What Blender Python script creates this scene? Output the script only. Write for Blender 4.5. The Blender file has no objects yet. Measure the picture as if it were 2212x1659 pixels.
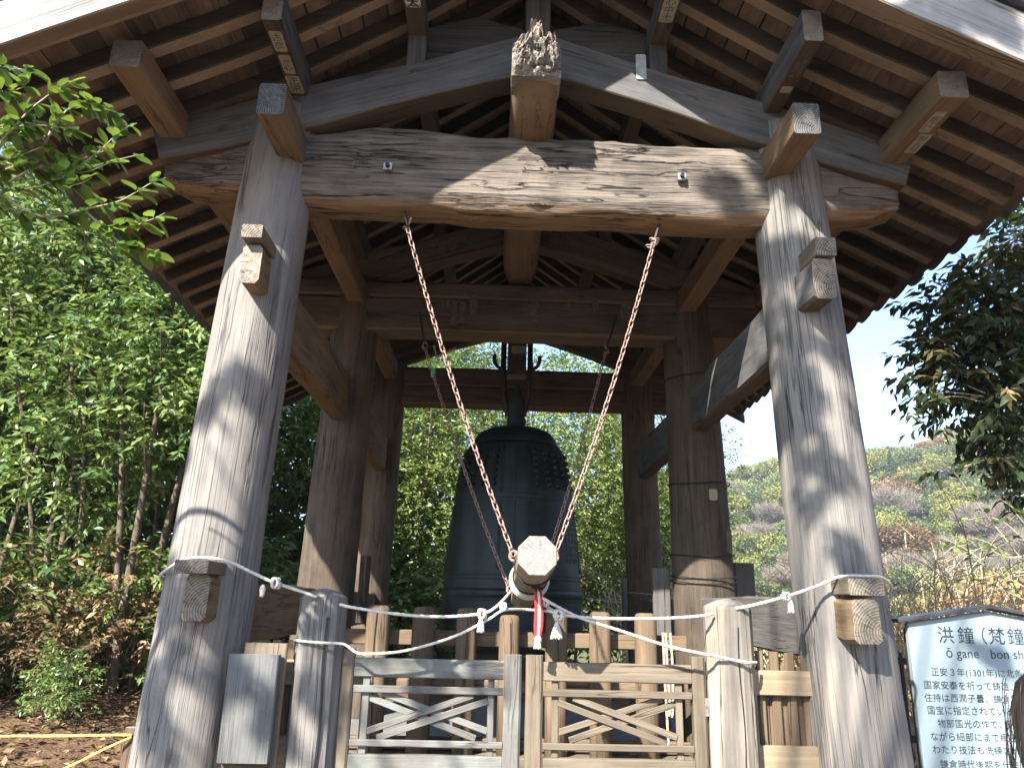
import bpy, bmesh, math, random
import numpy as np
from mathutils import Vector, Matrix, noise as mnoise

S = bpy.context.scene
COL = S.collection
R = math.radians

# ------------------------------------------------------------------ camera
def cam_axes(yaw, pitch, roll):
    cy, sy, cp, sp, cr, sr = math.cos(yaw), math.sin(yaw), math.cos(pitch), math.sin(pitch), math.cos(roll), math.sin(roll)
    f = Vector((sy*cp, cy*cp, sp)); r0 = Vector((cy, -sy, 0)); u0 = r0.cross(f)
    return cr*r0 + sr*u0, -sr*r0 + cr*u0, f
_r, _u, _f = cam_axes(0.0190, 0.2824, 0.0244)
cd = bpy.data.cameras.new('camera'); cam = bpy.data.objects.new('camera', cd); COL.objects.link(cam)
cam.matrix_world = Matrix(((_r.x, _u.x, -_f.x, -0.2031), (_r.y, _u.y, -_f.y, 0), (_r.z, _u.z, -_f.z, 1.5), (0, 0, 0, 1)))
cd.sensor_width = 36; cd.lens = 36*1622.3/2212; cd.clip_start = 0.05; cd.clip_end = 3000
S.camera = cam

# ------------------------------------------------------------------ light
SUN = Vector((0.64, 1.0, -0.92)).normalized()          # the way the light travels
elev = math.asin(-SUN.z)
w = bpy.data.worlds.new('World'); S.world = w; w.use_nodes = True
nt = w.node_tree; nt.nodes.clear()
sky = nt.nodes.new('ShaderNodeTexSky'); sky.sky_type = 'NISHITA'; sky.sun_disc = False
sky.sun_elevation = elev; sky.sun_rotation = math.atan2(-SUN.x, -SUN.y)
sky.air_density = 1.0; sky.dust_density = 0.5; sky.ozone_density = 3.0
bg = nt.nodes.new('ShaderNodeBackground'); bg.inputs['Strength'].default_value = 0.115
wo = nt.nodes.new('ShaderNodeOutputWorld')
nt.links.new(sky.outputs[0], bg.inputs[0]); nt.links.new(bg.outputs[0], wo.inputs[0])
sl = bpy.data.lights.new('sun', 'SUN'); sl.energy = 5.0; sl.angle = R(0.53); sl.color = (1.0, 0.95, 0.875)
so = bpy.data.objects.new('sun', sl); COL.objects.link(so)
so.rotation_euler = SUN.to_track_quat('-Z', 'Y').to_euler(); so.location = (-8, -12, 14)
S.view_settings.view_transform = 'Standard'; S.view_settings.look = 'None'
S.view_settings.gamma = 1.0; S.view_settings.use_curve_mapping = False
S.view_settings.exposure = 2.0

# ------------------------------------------------------------------ objects
ROOTW = {}
def wm(o):
    return ROOTW.get(o.name, Matrix())
def thing(name, label, cat, loc=(0, 0, 0), group=None, rotz=0.0, kind=None):
    o = bpy.data.objects.new(name, None); COL.objects.link(o)
    o.empty_display_size = 0.2
    M = Matrix.Translation(loc) @ Matrix.Rotation(rotz, 4, 'Z')
    o.matrix_basis = M; ROOTW[o.name] = M
    o['label'] = label; o['category'] = cat
    if group: o['group'] = group
    if kind: o['kind'] = kind
    return o
def tag(o, label=None, cat=None, group=None, kind=None):
    if label: o['label'] = label
    if cat: o['category'] = cat
    if group: o['group'] = group
    if kind: o['kind'] = kind
    return o
def put(name, me, parent=None, M=None):
    o = bpy.data.objects.new(name, me); COL.objects.link(o)
    M = M if M is not None else Matrix()
    if parent is not None:
        o.parent = parent
        o.matrix_basis = wm(parent).inverted() @ M
    else:
        o.matrix_basis = M
    ROOTW[o.name] = M
    return o
def mesh(name, verts, faces, mats, fm=None, smooth=False):
    me = bpy.data.meshes.new(name)
    me.from_pydata([tuple(v) for v in verts], [], faces)
    for m in (mats if isinstance(mats, (list, tuple)) else [mats]): me.materials.append(m)
    if fm is not None: me.polygons.foreach_set('material_index', fm)
    if smooth: me.polygons.foreach_set('use_smooth', [True]*len(me.polygons))
    me.update()
    return me
def frame(A, B, up=(0, 0, 1)):
    A, B, up = Vector(A), Vector(B), Vector(up)
    X = (B-A).normalized(); Y = up.cross(X)
    if Y.length < 1e-5: Y = Vector((0, 1, 0)).cross(X)
    Y.normalize(); Z = X.cross(Y)
    return Matrix(((X.x, Y.x, Z.x, A.x), (X.y, Y.y, Z.y, A.y), (X.z, Y.z, Z.z, A.z), (0, 0, 0, 1)))

_cache = {}
def beam_mesh(L, w, h, mat, bev=.008, nx=1, jit=0.0, seed=0, taper=1.0, name='timber'):
    key = (round(L, 3), round(w, 3), round(h, 3), mat[0].name if isinstance(mat, list) else mat.name, bev, nx, jit, seed, taper)
    if key in _cache: return _cache[key]
    rnd = random.Random(seed*131+7)
    b = min(bev, w*.3, h*.3)
    ring = [(-w/2+b, -h/2), (w/2-b, -h/2), (w/2, -h/2+b), (w/2, h/2-b), (w/2-b, h/2), (-w/2+b, h/2), (-w/2, h/2-b), (-w/2, -h/2+b)]
    V, F, fm = [], [], []
    for i in range(nx+1):
        t = i/nx; s = 1+(taper-1)*t
        dy, dz = (rnd.uniform(-jit, jit), rnd.uniform(-jit, jit)) if 0 < i < nx or jit else (0, 0)
        for (y, z) in ring:
            V.append((L*t, y*s+dy+rnd.uniform(-jit, jit)*.4, z*s+dz+rnd.uniform(-jit, jit)*.4))
    n = 8
    for i in range(nx):
        for k in range(n):
            a, c = i*n+k, i*n+(k+1) % n
            F.append((a, c, c+n, a+n)); fm.append(0)
    F.append(tuple(range(n-1, -1, -1))); fm.append(1)
    F.append(tuple(range(nx*n, nx*n+n))); fm.append(1)
    mats = mat if isinstance(mat, list) else [mat, mat]
    me = mesh(name, V, F, mats, fm)
    _cache[key] = me
    return me
def timber(name, parent, A, B, w, h, mat, up=(0, 0, 1), **k):
    A, B = Vector(A), Vector(B)
    me = beam_mesh((B-A).length, w, h, mat, name=name, **k)
    return put(name, me, parent, frame(A, B, up))
def box(name, parent, x0, x1, y0, y1, z0, z1, mat, axis='x', **k):
    xm, ym, zm = (x0+x1)/2, (y0+y1)/2, (z0+z1)/2
    if axis == 'x': return timber(name, parent, (x0, ym, zm), (x1, ym, zm), y1-y0, z1-z0, mat, **k)
    if axis == 'y': return timber(name, parent, (xm, y0, zm), (xm, y1, zm), x1-x0, z1-z0, mat, **k)
    return timber(name, parent, (xm, ym, z0), (xm, ym, z1), x1-x0, y1-y0, mat, up=(0, -1, 0), **k)
def loft(name, parent, rings, mat, M=None, smooth=True, caps=True, capmat=1):
    """rings: lists of world points, joined in order; put in the frame M (grain along its X)"""
    M = M if M is not None else Matrix()
    Mi = M.inverted()
    n = len(rings[0]); V, F, fm = [], [], []
    for rg in rings: V += [Mi @ Vector(p) for p in rg]
    for i in range(len(rings)-1):
        for k in range(n):
            a, c = i*n+k, i*n+(k+1) % n
            F.append((a, c, c+n, a+n)); fm.append(0)
    if caps:
        F.append(tuple(range(n-1, -1, -1))); fm.append(capmat)
        F.append(tuple(range((len(rings)-1)*n, len(rings)*n))); fm.append(capmat)
    mats = mat if isinstance(mat, list) else [mat, mat]
    me = mesh(name, V, F, mats, fm)
    if smooth: me.polygons.foreach_set('use_smooth', [f == 0 for f in fm])
    return put(name, me, parent, M)
def pole(name, parent, A, B, r0, r1, mat, sides=32, rings=14, nz=.006, seed=0, flat=0.0):
    """a round timber from A to B, a little uneven, its grain along local X"""
    M = frame(A, B, (0, 1, 0)); L = (Vector(B)-Vector(A)).length
    V, F, fm = [], [], []
    for i in range(rings+1):
        t = i/rings; r = r0+(r1-r0)*t
        for k in range(sides):
            a = 2*math.pi*k/sides
            q = Vector((t*L*1.1+seed*7.3, math.cos(a)*1.3, math.sin(a)*1.3))
            rr = r*(1+nz/.25*mnoise.noise(q)+.5*nz/.25*mnoise.noise(q*3.1))
            V.append((t*L, rr*math.cos(a), rr*math.sin(a)))
    n = sides
    for i in range(rings):
        for k in range(n):
            a, c = i*n+k, i*n+(k+1) % n
            F.append((a, c, c+n, a+n)); fm.append(0)
    F.append(tuple(range(n-1, -1, -1))); fm.append(1)
    F.append(tuple(range(rings*n, rings*n+n))); fm.append(1)
    me = mesh(name, V, F, mat if isinstance(mat, list) else [mat, mat], fm)
    me.polygons.foreach_set('use_smooth', [f == 0 for f in fm])
    return put(name, me, parent, M)
def prism(name, parent, pts, d, mat, X=(1, 0, 0), smooth=False):
    """an outline of world points pushed along the vector d; grain along X"""
    X = Vector(X).normalized(); dv = Vector(d).normalized()
    Y = dv; X = (X-Y*X.dot(Y)).normalized(); Z = X.cross(Y); o = Vector(pts[0])
    M = Matrix(((X.x, Y.x, Z.x, o.x), (X.y, Y.y, Z.y, o.y), (X.z, Y.z, Z.z, o.z), (0, 0, 0, 1)))
    Mi = M.inverted(); n = len(pts)
    V = [Mi @ Vector(p) for p in pts]+[Mi @ (Vector(p)+Vector(d)) for p in pts]
    F = [tuple(range(n)), tuple(range(2*n-1, n-1, -1))]+[((i+1) % n, i, i+n, (i+1) % n+n) for i in range(n)]
    me = mesh(name, V, F, mat if not isinstance(mat, list) else mat[:1])
    bm = bmesh.new(); bm.from_mesh(me); bmesh.ops.recalc_face_normals(bm, faces=bm.faces)
    bmesh.ops.bevel(bm, geom=[e for e in bm.edges if e.calc_face_angle(0) > .6], offset=.008, segments=1, affect='EDGES')
    bm.to_mesh(me); bm.free()
    return put(name, me, parent, M)
def tube_geo(pts, r, sides=6, taper=None, twist=0.0, lobes=0, amp=0.0, V=None, F=None):
    V = V if V is not None else []; F = F if F is not None else []
    pts = [Vector(p) for p in pts]; base = len(V)
    N = None; s = 0.0
    for i, p in enumerate(pts):
        t = (pts[min(i+1, len(pts)-1)]-pts[max(i-1, 0)])
        if t.length < 1e-9: t = Vector((0, 0, 1))
        t.normalize()
        if N is None:
            N = t.orthogonal().normalized()
        else:
            N = (N-t*N.dot(t))
            if N.length < 1e-6: N = t.orthogonal()
            N.normalize(); s += (p-pts[i-1]).length
        Bn = t.cross(N)
        rr = r if taper is None else r*taper(i/(len(pts)-1))
        for k in range(sides):
            a = 2*math.pi*k/sides
            q = rr*(1+amp*math.cos(lobes*a+twist*s)) if lobes else rr
            V.append(p+N*(q*math.cos(a))+Bn*(q*math.sin(a)))
    n = sides
    for i in range(len(pts)-1):
        for k in range(n):
            a, c = base+i*n+k, base+i*n+(k+1) % n
            F.append((a, c, c+n, a+n))
    F.append(tuple(base+k for k in range(n-1, -1, -1)))
    F.append(tuple(base+(len(pts)-1)*n+k for k in range(n)))
    return V, F
def smooth_path(P, step=.03):
    """Catmull-Rom through the points P"""
    P = [Vector(p) for p in P]; out = []
    for i in range(len(P)-1):
        a, b, c, d = P[max(i-1, 0)], P[i], P[i+1], P[min(i+2, len(P)-1)]
        n = max(2, int((c-b).length/step))
        for j in range(n):
            t = j/n
            out.append(.5*((2*b)+(-a+c)*t+(2*a-5*b+4*c-d)*t*t+(-a+3*b-3*c+d)*t*t*t))
    out.append(P[-1]); return out
def rope(name, parent, P, r, mat, step=.009):
    V, F = tube_geo(smooth_path(P, step), r, 9, lobes=3, amp=.17, twist=190)
    return put(name, mesh(name, V, F, mat, smooth=True), parent)
def join_geo(list_vf):
    V, F = [], []
    for v, f in list_vf:
        b = len(V); V += list(v); F += [tuple(i+b for i in q) for q in f]
    return V, F

# ------------------------------------------------------------------ materials
class NT:
    def __init__(self, name):
        self.m = bpy.data.materials.new(name); self.m.use_nodes = True
        self.t = self.m.node_tree; self.t.nodes.clear()
        self.out = self.n('ShaderNodeOutputMaterial')
    def n(self, typ, **k):
        nd = self.t.nodes.new(typ)
        for a, v in k.items(): setattr(nd, a, v)
        return nd
    def l(self, a, b): self.t.links.new(a, b)
    def math(self, op, a, b=None, clamp=False):
        nd = self.n('ShaderNodeMath', operation=op, use_clamp=clamp)
        for i, v in enumerate((a, b)):
            if v is None: continue
            if isinstance(v, (int, float)): nd.inputs[i].default_value = v
            else: self.l(v, nd.inputs[i])
        return nd.outputs[0]
    def noise(self, vec, scale, detail=4, rough=.55, dist=0.0):
        nd = self.n('ShaderNodeTexNoise'); self.l(vec, nd.inputs['Vector'])
        nd.inputs['Scale'].default_value = scale; nd.inputs['Detail'].default_value = detail
        nd.inputs['Roughness'].default_value = rough; nd.inputs['Distortion'].default_value = dist
        return nd.outputs['Fac']
    def scale(self, vec, s):
        nd = self.n('ShaderNodeVectorMath', operation='MULTIPLY'); self.l(vec, nd.inputs[0]); nd.inputs[1].default_value = s
        return nd.outputs[0]
    def rng(self, v, a, b, c=0.0, d=1.0):
        nd = self.n('ShaderNodeMapRange'); self.l(v, nd.inputs[0])
        for i, x in enumerate((a, b, c, d)): nd.inputs[i+1].default_value = x
        return nd.outputs[0]
    def mix(self, f, a, b):
        nd = self.n('ShaderNodeMix', data_type='RGBA')
        if isinstance(f, (int, float)): nd.inputs[0].default_value = f
        else: self.l(f, nd.inputs[0])
        for i, v in ((6, a), (7, b)):
            if isinstance(v, tuple): nd.inputs[i].default_value = (*v[:3], 1)
            else: self.l(v, nd.inputs[i])
        return nd.outputs[2]
    def bsdf(self, color, rough=.8, metal=0.0, spec=.3, normal=None):
        b = self.n('ShaderNodeBsdfPrincipled')
        if isinstance(color, tuple): b.inputs['Base Color'].default_value = (*color[:3], 1)
        else: self.l(color, b.inputs['Base Color'])
        if isinstance(rough, (int, float)): b.inputs['Roughness'].default_value = rough
        else: self.l(rough, b.inputs['Roughness'])
        b.inputs['Metallic'].default_value = metal
        b.inputs['Specular IOR Level'].default_value = spec
        if normal is not None: self.l(normal, b.inputs['Normal'])
        return b.outputs[0]
    def bump(self, h, strength=.5, dist=.01):
        nd = self.n('ShaderNodeBump'); nd.inputs['Strength'].default_value = strength
        nd.inputs['Distance'].default_value = dist; self.l(h, nd.inputs['Height'])
        return nd.outputs[0]
    def coords(self, spread=1.0):
        tc = self.n('ShaderNodeTexCoord'); oi = self.n('ShaderNodeObjectInfo')
        cb = self.n('ShaderNodeCombineXYZ')
        for i, k in enumerate((37.0, 11.3, 23.7)): self.l(self.math('MULTIPLY', oi.outputs['Random'], k*spread), cb.inputs[i])
        ad = self.n('ShaderNodeVectorMath', operation='ADD')
        self.l(tc.outputs['Object'], ad.inputs[0]); self.l(cb.outputs[0], ad.inputs[1])
        return ad.outputs[0], tc.outputs['Object'], oi
    def done(self, sh):
        self.l(sh, self.out.inputs[0]); return self.m

def wood(name, dark, light, under=None, crack=1.0, bump=.5, s=1.0, vary=.25, blotch=None, dist=.012, stain=.6, fine=0.0):
    N = NT(name); v, raw, oi = N.coords()
    g1 = N.noise(N.scale(v, (1.1*s, 13*s, 13*s)), 1.0, 6, .62, .3)
    g2 = N.noise(N.scale(v, (3.0*s, 85*s, 85*s)), 1.0, 3, .6)
    c0 = N.noise(N.scale(v, (.45*s, 7.5*s, 7.5*s)), 1.0, 5, .5, .25)
    ridge = N.math('ABSOLUTE', N.math('SUBTRACT', c0, .5))
    cm = N.noise(v, 1.9, 3, .5)
    cr = N.math('MULTIPLY', N.rng(ridge, .0, .016, 1, 0), N.rng(cm, .42, .6))
    cr = N.math('MULTIPLY', cr, crack, True)
    if fine:
        # many hair-thin checks along the grain, and a few deep shakes
        c1 = N.noise(N.scale(v, (.32*s, 26*s, 26*s)), 1.0, 2, .5, .1)
        r1 = N.rng(N.math('ABSOLUTE', N.math('SUBTRACT', c1, .5)), .0, .022, 1, 0)
        m1 = N.rng(N.noise(N.scale(v, (.8, 3, 3)), 1.0, 3, .6), .40, .62)
        cr = N.math('MAXIMUM', cr, N.math('MULTIPLY', N.math('MULTIPLY', r1, m1), .8*fine))
    bl = N.noise(v, 2.3, 5, .65)
    f = N.math('ADD', N.math('ADD', N.math('MULTIPLY', g1, .55), N.math('MULTIPLY', g2, .3)), N.math('MULTIPLY', bl, .35))
    f = N.rng(f, .44, .78)
    col = N.mix(f, dark, light)
    if blotch: col = N.mix(N.math('MULTIPLY', N.rng(bl, .5, .72), stain), col, blotch)
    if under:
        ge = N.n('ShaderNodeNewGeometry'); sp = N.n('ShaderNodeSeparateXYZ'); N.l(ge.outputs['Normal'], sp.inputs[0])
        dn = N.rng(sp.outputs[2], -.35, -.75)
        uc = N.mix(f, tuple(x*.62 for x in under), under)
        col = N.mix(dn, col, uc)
    hv = N.n('ShaderNodeHueSaturation'); N.l(col, hv.inputs['Color'])
    N.l(N.rng(oi.outputs['Random'], 0, 1, 1-vary, 1+vary), hv.inputs['Value'])
    col = N.mix(cr, hv.outputs[0], tuple(x*.22 for x in dark))  # cracks coloured dark for groove dirt and for the shade inside them
    h = N.math('SUBTRACT', N.math('ADD', N.math('MULTIPLY', g1, .5), N.math('MULTIPLY', g2, .35)), N.math('MULTIPLY', cr, .9))
    return N.done(N.bsdf(col, .82, 0, .22, N.bump(h, bump, dist)))
def endgrain(name, dark, light, bump=.5, rings=150.0, off=(.012, -.008), spokes=.75):
    N = NT(name); v, raw, oi = N.coords()
    sp = N.n('ShaderNodeSeparateXYZ'); N.l(raw, sp.inputs[0])
    y, z = sp.outputs[1], sp.outputs[2]
    nz = N.noise(v, 9, 4, .6)
    y2 = N.math('ADD', y, off[0]); z2 = N.math('ADD', z, off[1])
    r = N.math('SQRT', N.math('ADD', N.math('MULTIPLY', y2, y2), N.math('MULTIPLY', z2, z2)))
    w_ = N.math('SINE', N.math('MULTIPLY', N.math('ADD', r, N.math('MULTIPLY', nz, .02)), rings*4))
    an = N.math('ARCTAN2', y2, z2)
    cb = N.n('ShaderNodeCombineXYZ'); N.l(N.math('MULTIPLY', an, 3.2), cb.inputs[0]); N.l(N.math('MULTIPLY', r, 2.0), cb.inputs[1]); N.l(oi.outputs['Random'], cb.inputs[2])
    c0 = N.noise(cb.outputs[0], 1.3, 4, .55)
    cr = N.rng(N.math('ABSOLUTE', N.math('SUBTRACT', c0, .5)), 0, .012, 1, 0)
    f = N.math('ADD', N.math('MULTIPLY', w_, .16), N.math('MULTIPLY', N.noise(v, 30, 5, .7), .9))
    col = N.mix(N.rng(f, .2, .75), dark, light)
    col = N.mix(N.math('MULTIPLY', cr, spokes), col, tuple(x*.25 for x in dark))
    h = N.math('SUBTRACT', N.math('MULTIPLY', f, .5), N.math('MULTIPLY', cr, spokes))
    return N.done(N.bsdf(col, .85, 0, .2, N.bump(h, bump, .006)))
def plain(name, color, rough=.6, metal=0.0, spec=.4, nscale=12.0, var=.25, bump=0.0, col2=None):
    N = NT(name); v, raw, oi = N.coords()
    n = N.noise(v, nscale, 5, .6)
    c2 = col2 or tuple(min(1, x*(1+var)) for x in color)
    col = N.mix(N.rng(n, .35, .65), tuple(x*(1-var) for x in color), c2)
    return N.done(N.bsdf(col, rough, metal, spec, N.bump(n, bump, .004) if bump else None))
def leafmat(name, stops, rough=.38, trans=.35, spec=.5, tint='tint'):
    """stops: base colours along the per-leaf tint"""
    N = NT(name)
    at = N.n('ShaderNodeAttribute', attribute_name=tint)
    rp = N.n('ShaderNodeValToRGB'); N.l(at.outputs['Fac'], rp.inputs[0])
    el = rp.color_ramp.elements
    while len(el) < len(stops): el.new(.5)
    for e, (p, c) in zip(el, stops): e.position = p; e.color = (*c, 1)
    oi = N.n('ShaderNodeObjectInfo')
    hs = N.n('ShaderNodeHueSaturation'); N.l(rp.outputs[0], hs.inputs['Color'])
    N.l(N.rng(oi.outputs['Random'], 0, 1, .8, 1.2), hs.inputs['Value'])
    b = N.bsdf(hs.outputs[0], rough, 0, spec)
    tr = N.n('ShaderNodeBsdfTranslucent')
    yl = N.mix(.5, hs.outputs[0], (.16, .22, .02))
    N.l(yl, tr.inputs[0])
    mx = N.n('ShaderNodeMixShader'); mx.inputs[0].default_value = trans
    N.l(b, mx.inputs[1]); N.l(tr.outputs[0], mx.inputs[2])
    return N.done(mx.outputs[0])

G_DARK, G_LIGHT = (.155, .14, .125), (.40, .365, .325)
M_end = endgrain('end_grain_grey', (.10, .092, .083), (.28, .25, .215), off=(.07, -.05), spokes=.35)
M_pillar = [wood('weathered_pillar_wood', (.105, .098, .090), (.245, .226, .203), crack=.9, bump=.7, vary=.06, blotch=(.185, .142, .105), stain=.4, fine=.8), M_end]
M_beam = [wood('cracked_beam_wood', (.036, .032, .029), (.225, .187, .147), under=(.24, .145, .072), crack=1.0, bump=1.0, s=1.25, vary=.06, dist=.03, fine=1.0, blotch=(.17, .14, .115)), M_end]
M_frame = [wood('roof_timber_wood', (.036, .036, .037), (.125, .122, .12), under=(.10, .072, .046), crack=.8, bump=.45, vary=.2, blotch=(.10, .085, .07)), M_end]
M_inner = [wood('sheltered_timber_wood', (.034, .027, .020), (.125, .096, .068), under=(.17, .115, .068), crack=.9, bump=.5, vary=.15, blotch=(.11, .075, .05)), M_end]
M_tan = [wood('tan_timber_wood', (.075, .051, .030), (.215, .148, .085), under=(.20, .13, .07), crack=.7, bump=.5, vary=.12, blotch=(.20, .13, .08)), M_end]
M_rafter = [wood('rafter_wood', (.024, .019, .015), (.068, .052, .038), under=(.27, .19, .125), crack=.5, bump=.35, vary=.25), M_end]  # underside tone lightened to paint in light bounced from below
M_board = wood('roof_board_wood', (.06, .037, .025), (.18, .118, .078), crack=.5, bump=.35, vary=.45, blotch=(.17, .125, .09), s=.8)
M_fence = [wood('fence_wood', (.078, .053, .033), (.19, .136, .086), crack=.8, bump=.45, vary=.12), endgrain('end_grain_tan', (.2, .16, .12), (.4, .33, .25))]
M_gate = [wood('gate_wood', (.085, .067, .047), (.20, .162, .115), crack=.8, bump=.4, vary=.1, s=1.3), M_end]
M_greygate = [wood('grey_gate_wood', (.080, .074, .066), (.180, .168, .150), crack=.8, bump=.4, vary=.08, s=1.3, blotch=(.22, .27, .24), stain=.5), M_end]
M_post = [wood('pale_post_wood', (.13, .11, .085), (.32, .28, .23), crack=1.0, bump=.6, vary=.06, s=1.1), M_end]
M_darkplank = [wood('dark_plank_wood', (.06, .055, .05), (.15, .135, .12), crack=.9, bump=.7, vary=.1), M_end]
M_rot = wood('rotten_log_wood', (.13, .11, .09), (.46, .42, .365), crack=1.0, bump=1.0, s=2.2, vary=.0, dist=.04, blotch=(.50, .30, .17))
M_striker = [wood('striker_wood', (.17, .13, .085), (.30, .24, .165), crack=.3, bump=.25, vary=.02, s=1.3), endgrain('striker_end', (.135, .128, .115), (.275, .265, .245), .3, 200)]
M_rust = plain('rusty_chain_iron', (.24, .145, .115), .75, .2, .3, 60, .4, .4, (.42, .29, .24))
M_iron = plain('dark_iron', (.035, .032, .03), .6, .6, .4, 30, .4)
M_steel = plain('grey_bolt_plate', (.30, .29, .28), .5, .8, .5, 30, .3)
M_rope = plain('white_rope', (.56, .52, .45), .9, 0, .1, 40, .12)
M_yrope = plain('yellow_rope', (.62, .50, .10), .7, 0, .3, 40, .15)
M_red = plain('red_strap', (.45, .03, .03), .8, 0, .2, 20, .2)
M_tile = plain('roof_tile_clay', (.055, .057, .065), .55, 0, .4, 10, .25)
M_black = plain('black_paint', (.012, .012, .013), .45, 0, .4, 10, .2)
M_ink = plain('dark_lettering', (.03, .035, .045), .7, 0, .2, 5, .1)
M_paper = plain('yellowed_paper', (.30, .26, .19), .9, 0, .1, 25, .2)
M_paper_old = plain('faded_paper', (.10, .085, .065), .9, 0, .1, 30, .35)
M_paper_white = plain('white_paper', (.66, .63, .55), .85, 0, .1, 25, .08)
M_ink_faded = plain('faded_ink', (.085, .075, .06), .9, 0, .1, 25, .3)
# ------------------------------------------------------------------ the bell tower
tower = thing('bell_tower', 'open timber bell tower with a gabled tiled roof on six round pillars', 'bell tower', (0, 6.9, 0))
T = tower
YF, YM, YR = 4.4, 6.82, 9.4
# pillars: round, leaning in a little
def pil(sx, x0, x1, y0, y1, h, r0, r1, seed, mat, label=None):
    o = pole('pillar', T, (sx*x0, y0, 0), (sx*x1, y1, h), r0, r1, mat, 40, 18, .008, seed)
    if label: o['label'] = label
    return o
pil(-1, 1.836, 1.684, 4.40, 4.455, 4.62, .256, .228, 1, M_pillar, 'grey sunlit front pillar')
pil(1, 1.836, 1.684, 4.40, 4.455, 4.62, .262, .226, 2, M_pillar, 'grey dappled front pillar')
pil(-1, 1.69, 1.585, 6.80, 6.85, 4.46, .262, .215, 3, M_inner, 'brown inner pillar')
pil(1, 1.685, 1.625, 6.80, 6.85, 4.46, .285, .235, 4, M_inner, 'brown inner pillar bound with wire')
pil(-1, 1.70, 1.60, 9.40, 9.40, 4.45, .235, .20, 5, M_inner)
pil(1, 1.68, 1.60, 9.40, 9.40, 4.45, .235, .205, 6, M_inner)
# squared notch faces beside the heads of the front pillars
# front tie beam: a heavy crooked log
def lerp_tab(tab, x):
    for (a, va), (b, vb) in zip(tab, tab[1:]):
        if x <= b:
            t = (x-a)/(b-a); t = max(0, min(1, t)); t = t*t*(3-2*t)*.5+t*.5
            return va+(vb-va)*t
    return tab[-1][1]
BOT = [(-2.36, 4.02), (-2.2, 3.955), (-1.7, 3.91), (-1.35, 3.875), (-.6, 3.865), (-.35, 3.845), (-.1, 3.84), (.5, 3.85), (.95, 3.83), (1.35, 3.83), (1.8, 3.875), (2.2, 3.93), (2.34, 3.98)]
TOP = [(-2.36, 4.20), (-2.2, 4.25), (-1.7, 4.37), (-1.38, 4.40), (-1.05, 4.475), (-.8, 4.46), (-.4, 4.425), (0, 4.432), (.5, 4.42), (.85, 4.40), (1.15, 4.41), (1.4, 4.405), (1.8, 4.33), (2.2, 4.22), (2.34, 4.15)]
def front_beam():
    rings = []; n = 44
    N = 150
    for i in range(N+1):
        x = -2.36+4.70*i/N
        zb, zt = lerp_tab(BOT, x), lerp_tab(TOP, x)
        zb += .012*mnoise.noise((x*3, 1, 5)); zt += .012*mnoise.noise((x*4, 9, 2))
        zc, h = (zb+zt)/2, (zt-zb)/2
        d = .165*(1 if abs(x) < 1.9 else 1-.25*(abs(x)-1.9)/.46)
        ring = []
        for k in range(n):
            a = 2*math.pi*k/n+.14
            c, s = math.cos(a), math.sin(a)
            e = .52                                       # superellipse: a log squared by the adze
            yy = math.copysign(abs(c)**e, c)*d; zz = math.copysign(abs(s)**e, s)*h
            q = Vector((x*1.2, c*1.6, s*1.6)); j = .014*mnoise.noise(q*2.2)+.007*mnoise.noise(Vector((x*2.5, c*9, s*9)))
            rg_ = abs(mnoise.noise(Vector((x*.9+3, c*3, s*7.5)))); j -= .020*max(0, 1-rg_*9)
            rg_ = abs(mnoise.noise(Vector((x*1.3+8, c*4, s*13)))); j -= .012*max(0, 1-rg_*8)
            if abs(c) < .5 and s > 0: zz_j = .012*mnoise.noise(Vector((x*11, 3, 1)))+.010*mnoise.noise(Vector((x*4, 8, 1)))
            else: zz_j = 0
            if s > -.4: yy *= 1+j*6
            ring.append(((x+.2)*1.023-.2, 4.47+yy+j*.4, 1.5+(zc+zz+zz_j+j*.4-1.5)*1.023))
        rings.append(ring)
    return loft('tie_beam', T, rings, M_beam, Matrix.Translation((-2.36, 4.36, 4.1)))
o = front_beam(); o['label'] = 'crooked cracked front tie beam'
for x in (-.94, .922):
    x = (x+.2)*1.022-.2
    b = timber('bolt_plate', T, (x, 4.272, 4.175), (x, 4.292, 4.175), .055, .05, M_steel, bev=.002)
    V, F = tube_geo([(x, 4.25, 4.175), (x, 4.274, 4.175)], .014, 8)
    put('bolt_head', mesh('bolt_head', V, F, M_iron), b)
# middle and rear tie beams: two stacked balks
for (y0, y1, z0, zs, z1, xe) in ((6.66, 6.97, 3.93, 4.265, 4.43, 2.25), (9.30, 9.55, 3.90, 4.15, 4.40, 2.2)):
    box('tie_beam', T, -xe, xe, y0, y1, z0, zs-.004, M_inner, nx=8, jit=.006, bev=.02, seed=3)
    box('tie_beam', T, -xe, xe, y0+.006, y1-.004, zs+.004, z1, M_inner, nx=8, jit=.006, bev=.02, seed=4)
# side beams on the pillar heads, ends standing out at the front
for sx in (-1, 1):
    timber('side_beam', T, (sx*1.577, 3.79, 4.295), (sx*1.577, 10.0, 4.295), .160, .21, [M_tan[0], endgrain('weathered_beam_end%d' % (sx+1), (.03, .03, .03), (.15, .145, .14), 1.0, 120, off=(.06, .08), spokes=.4)], nx=10, jit=.004, bev=.012, seed=5)
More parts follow.
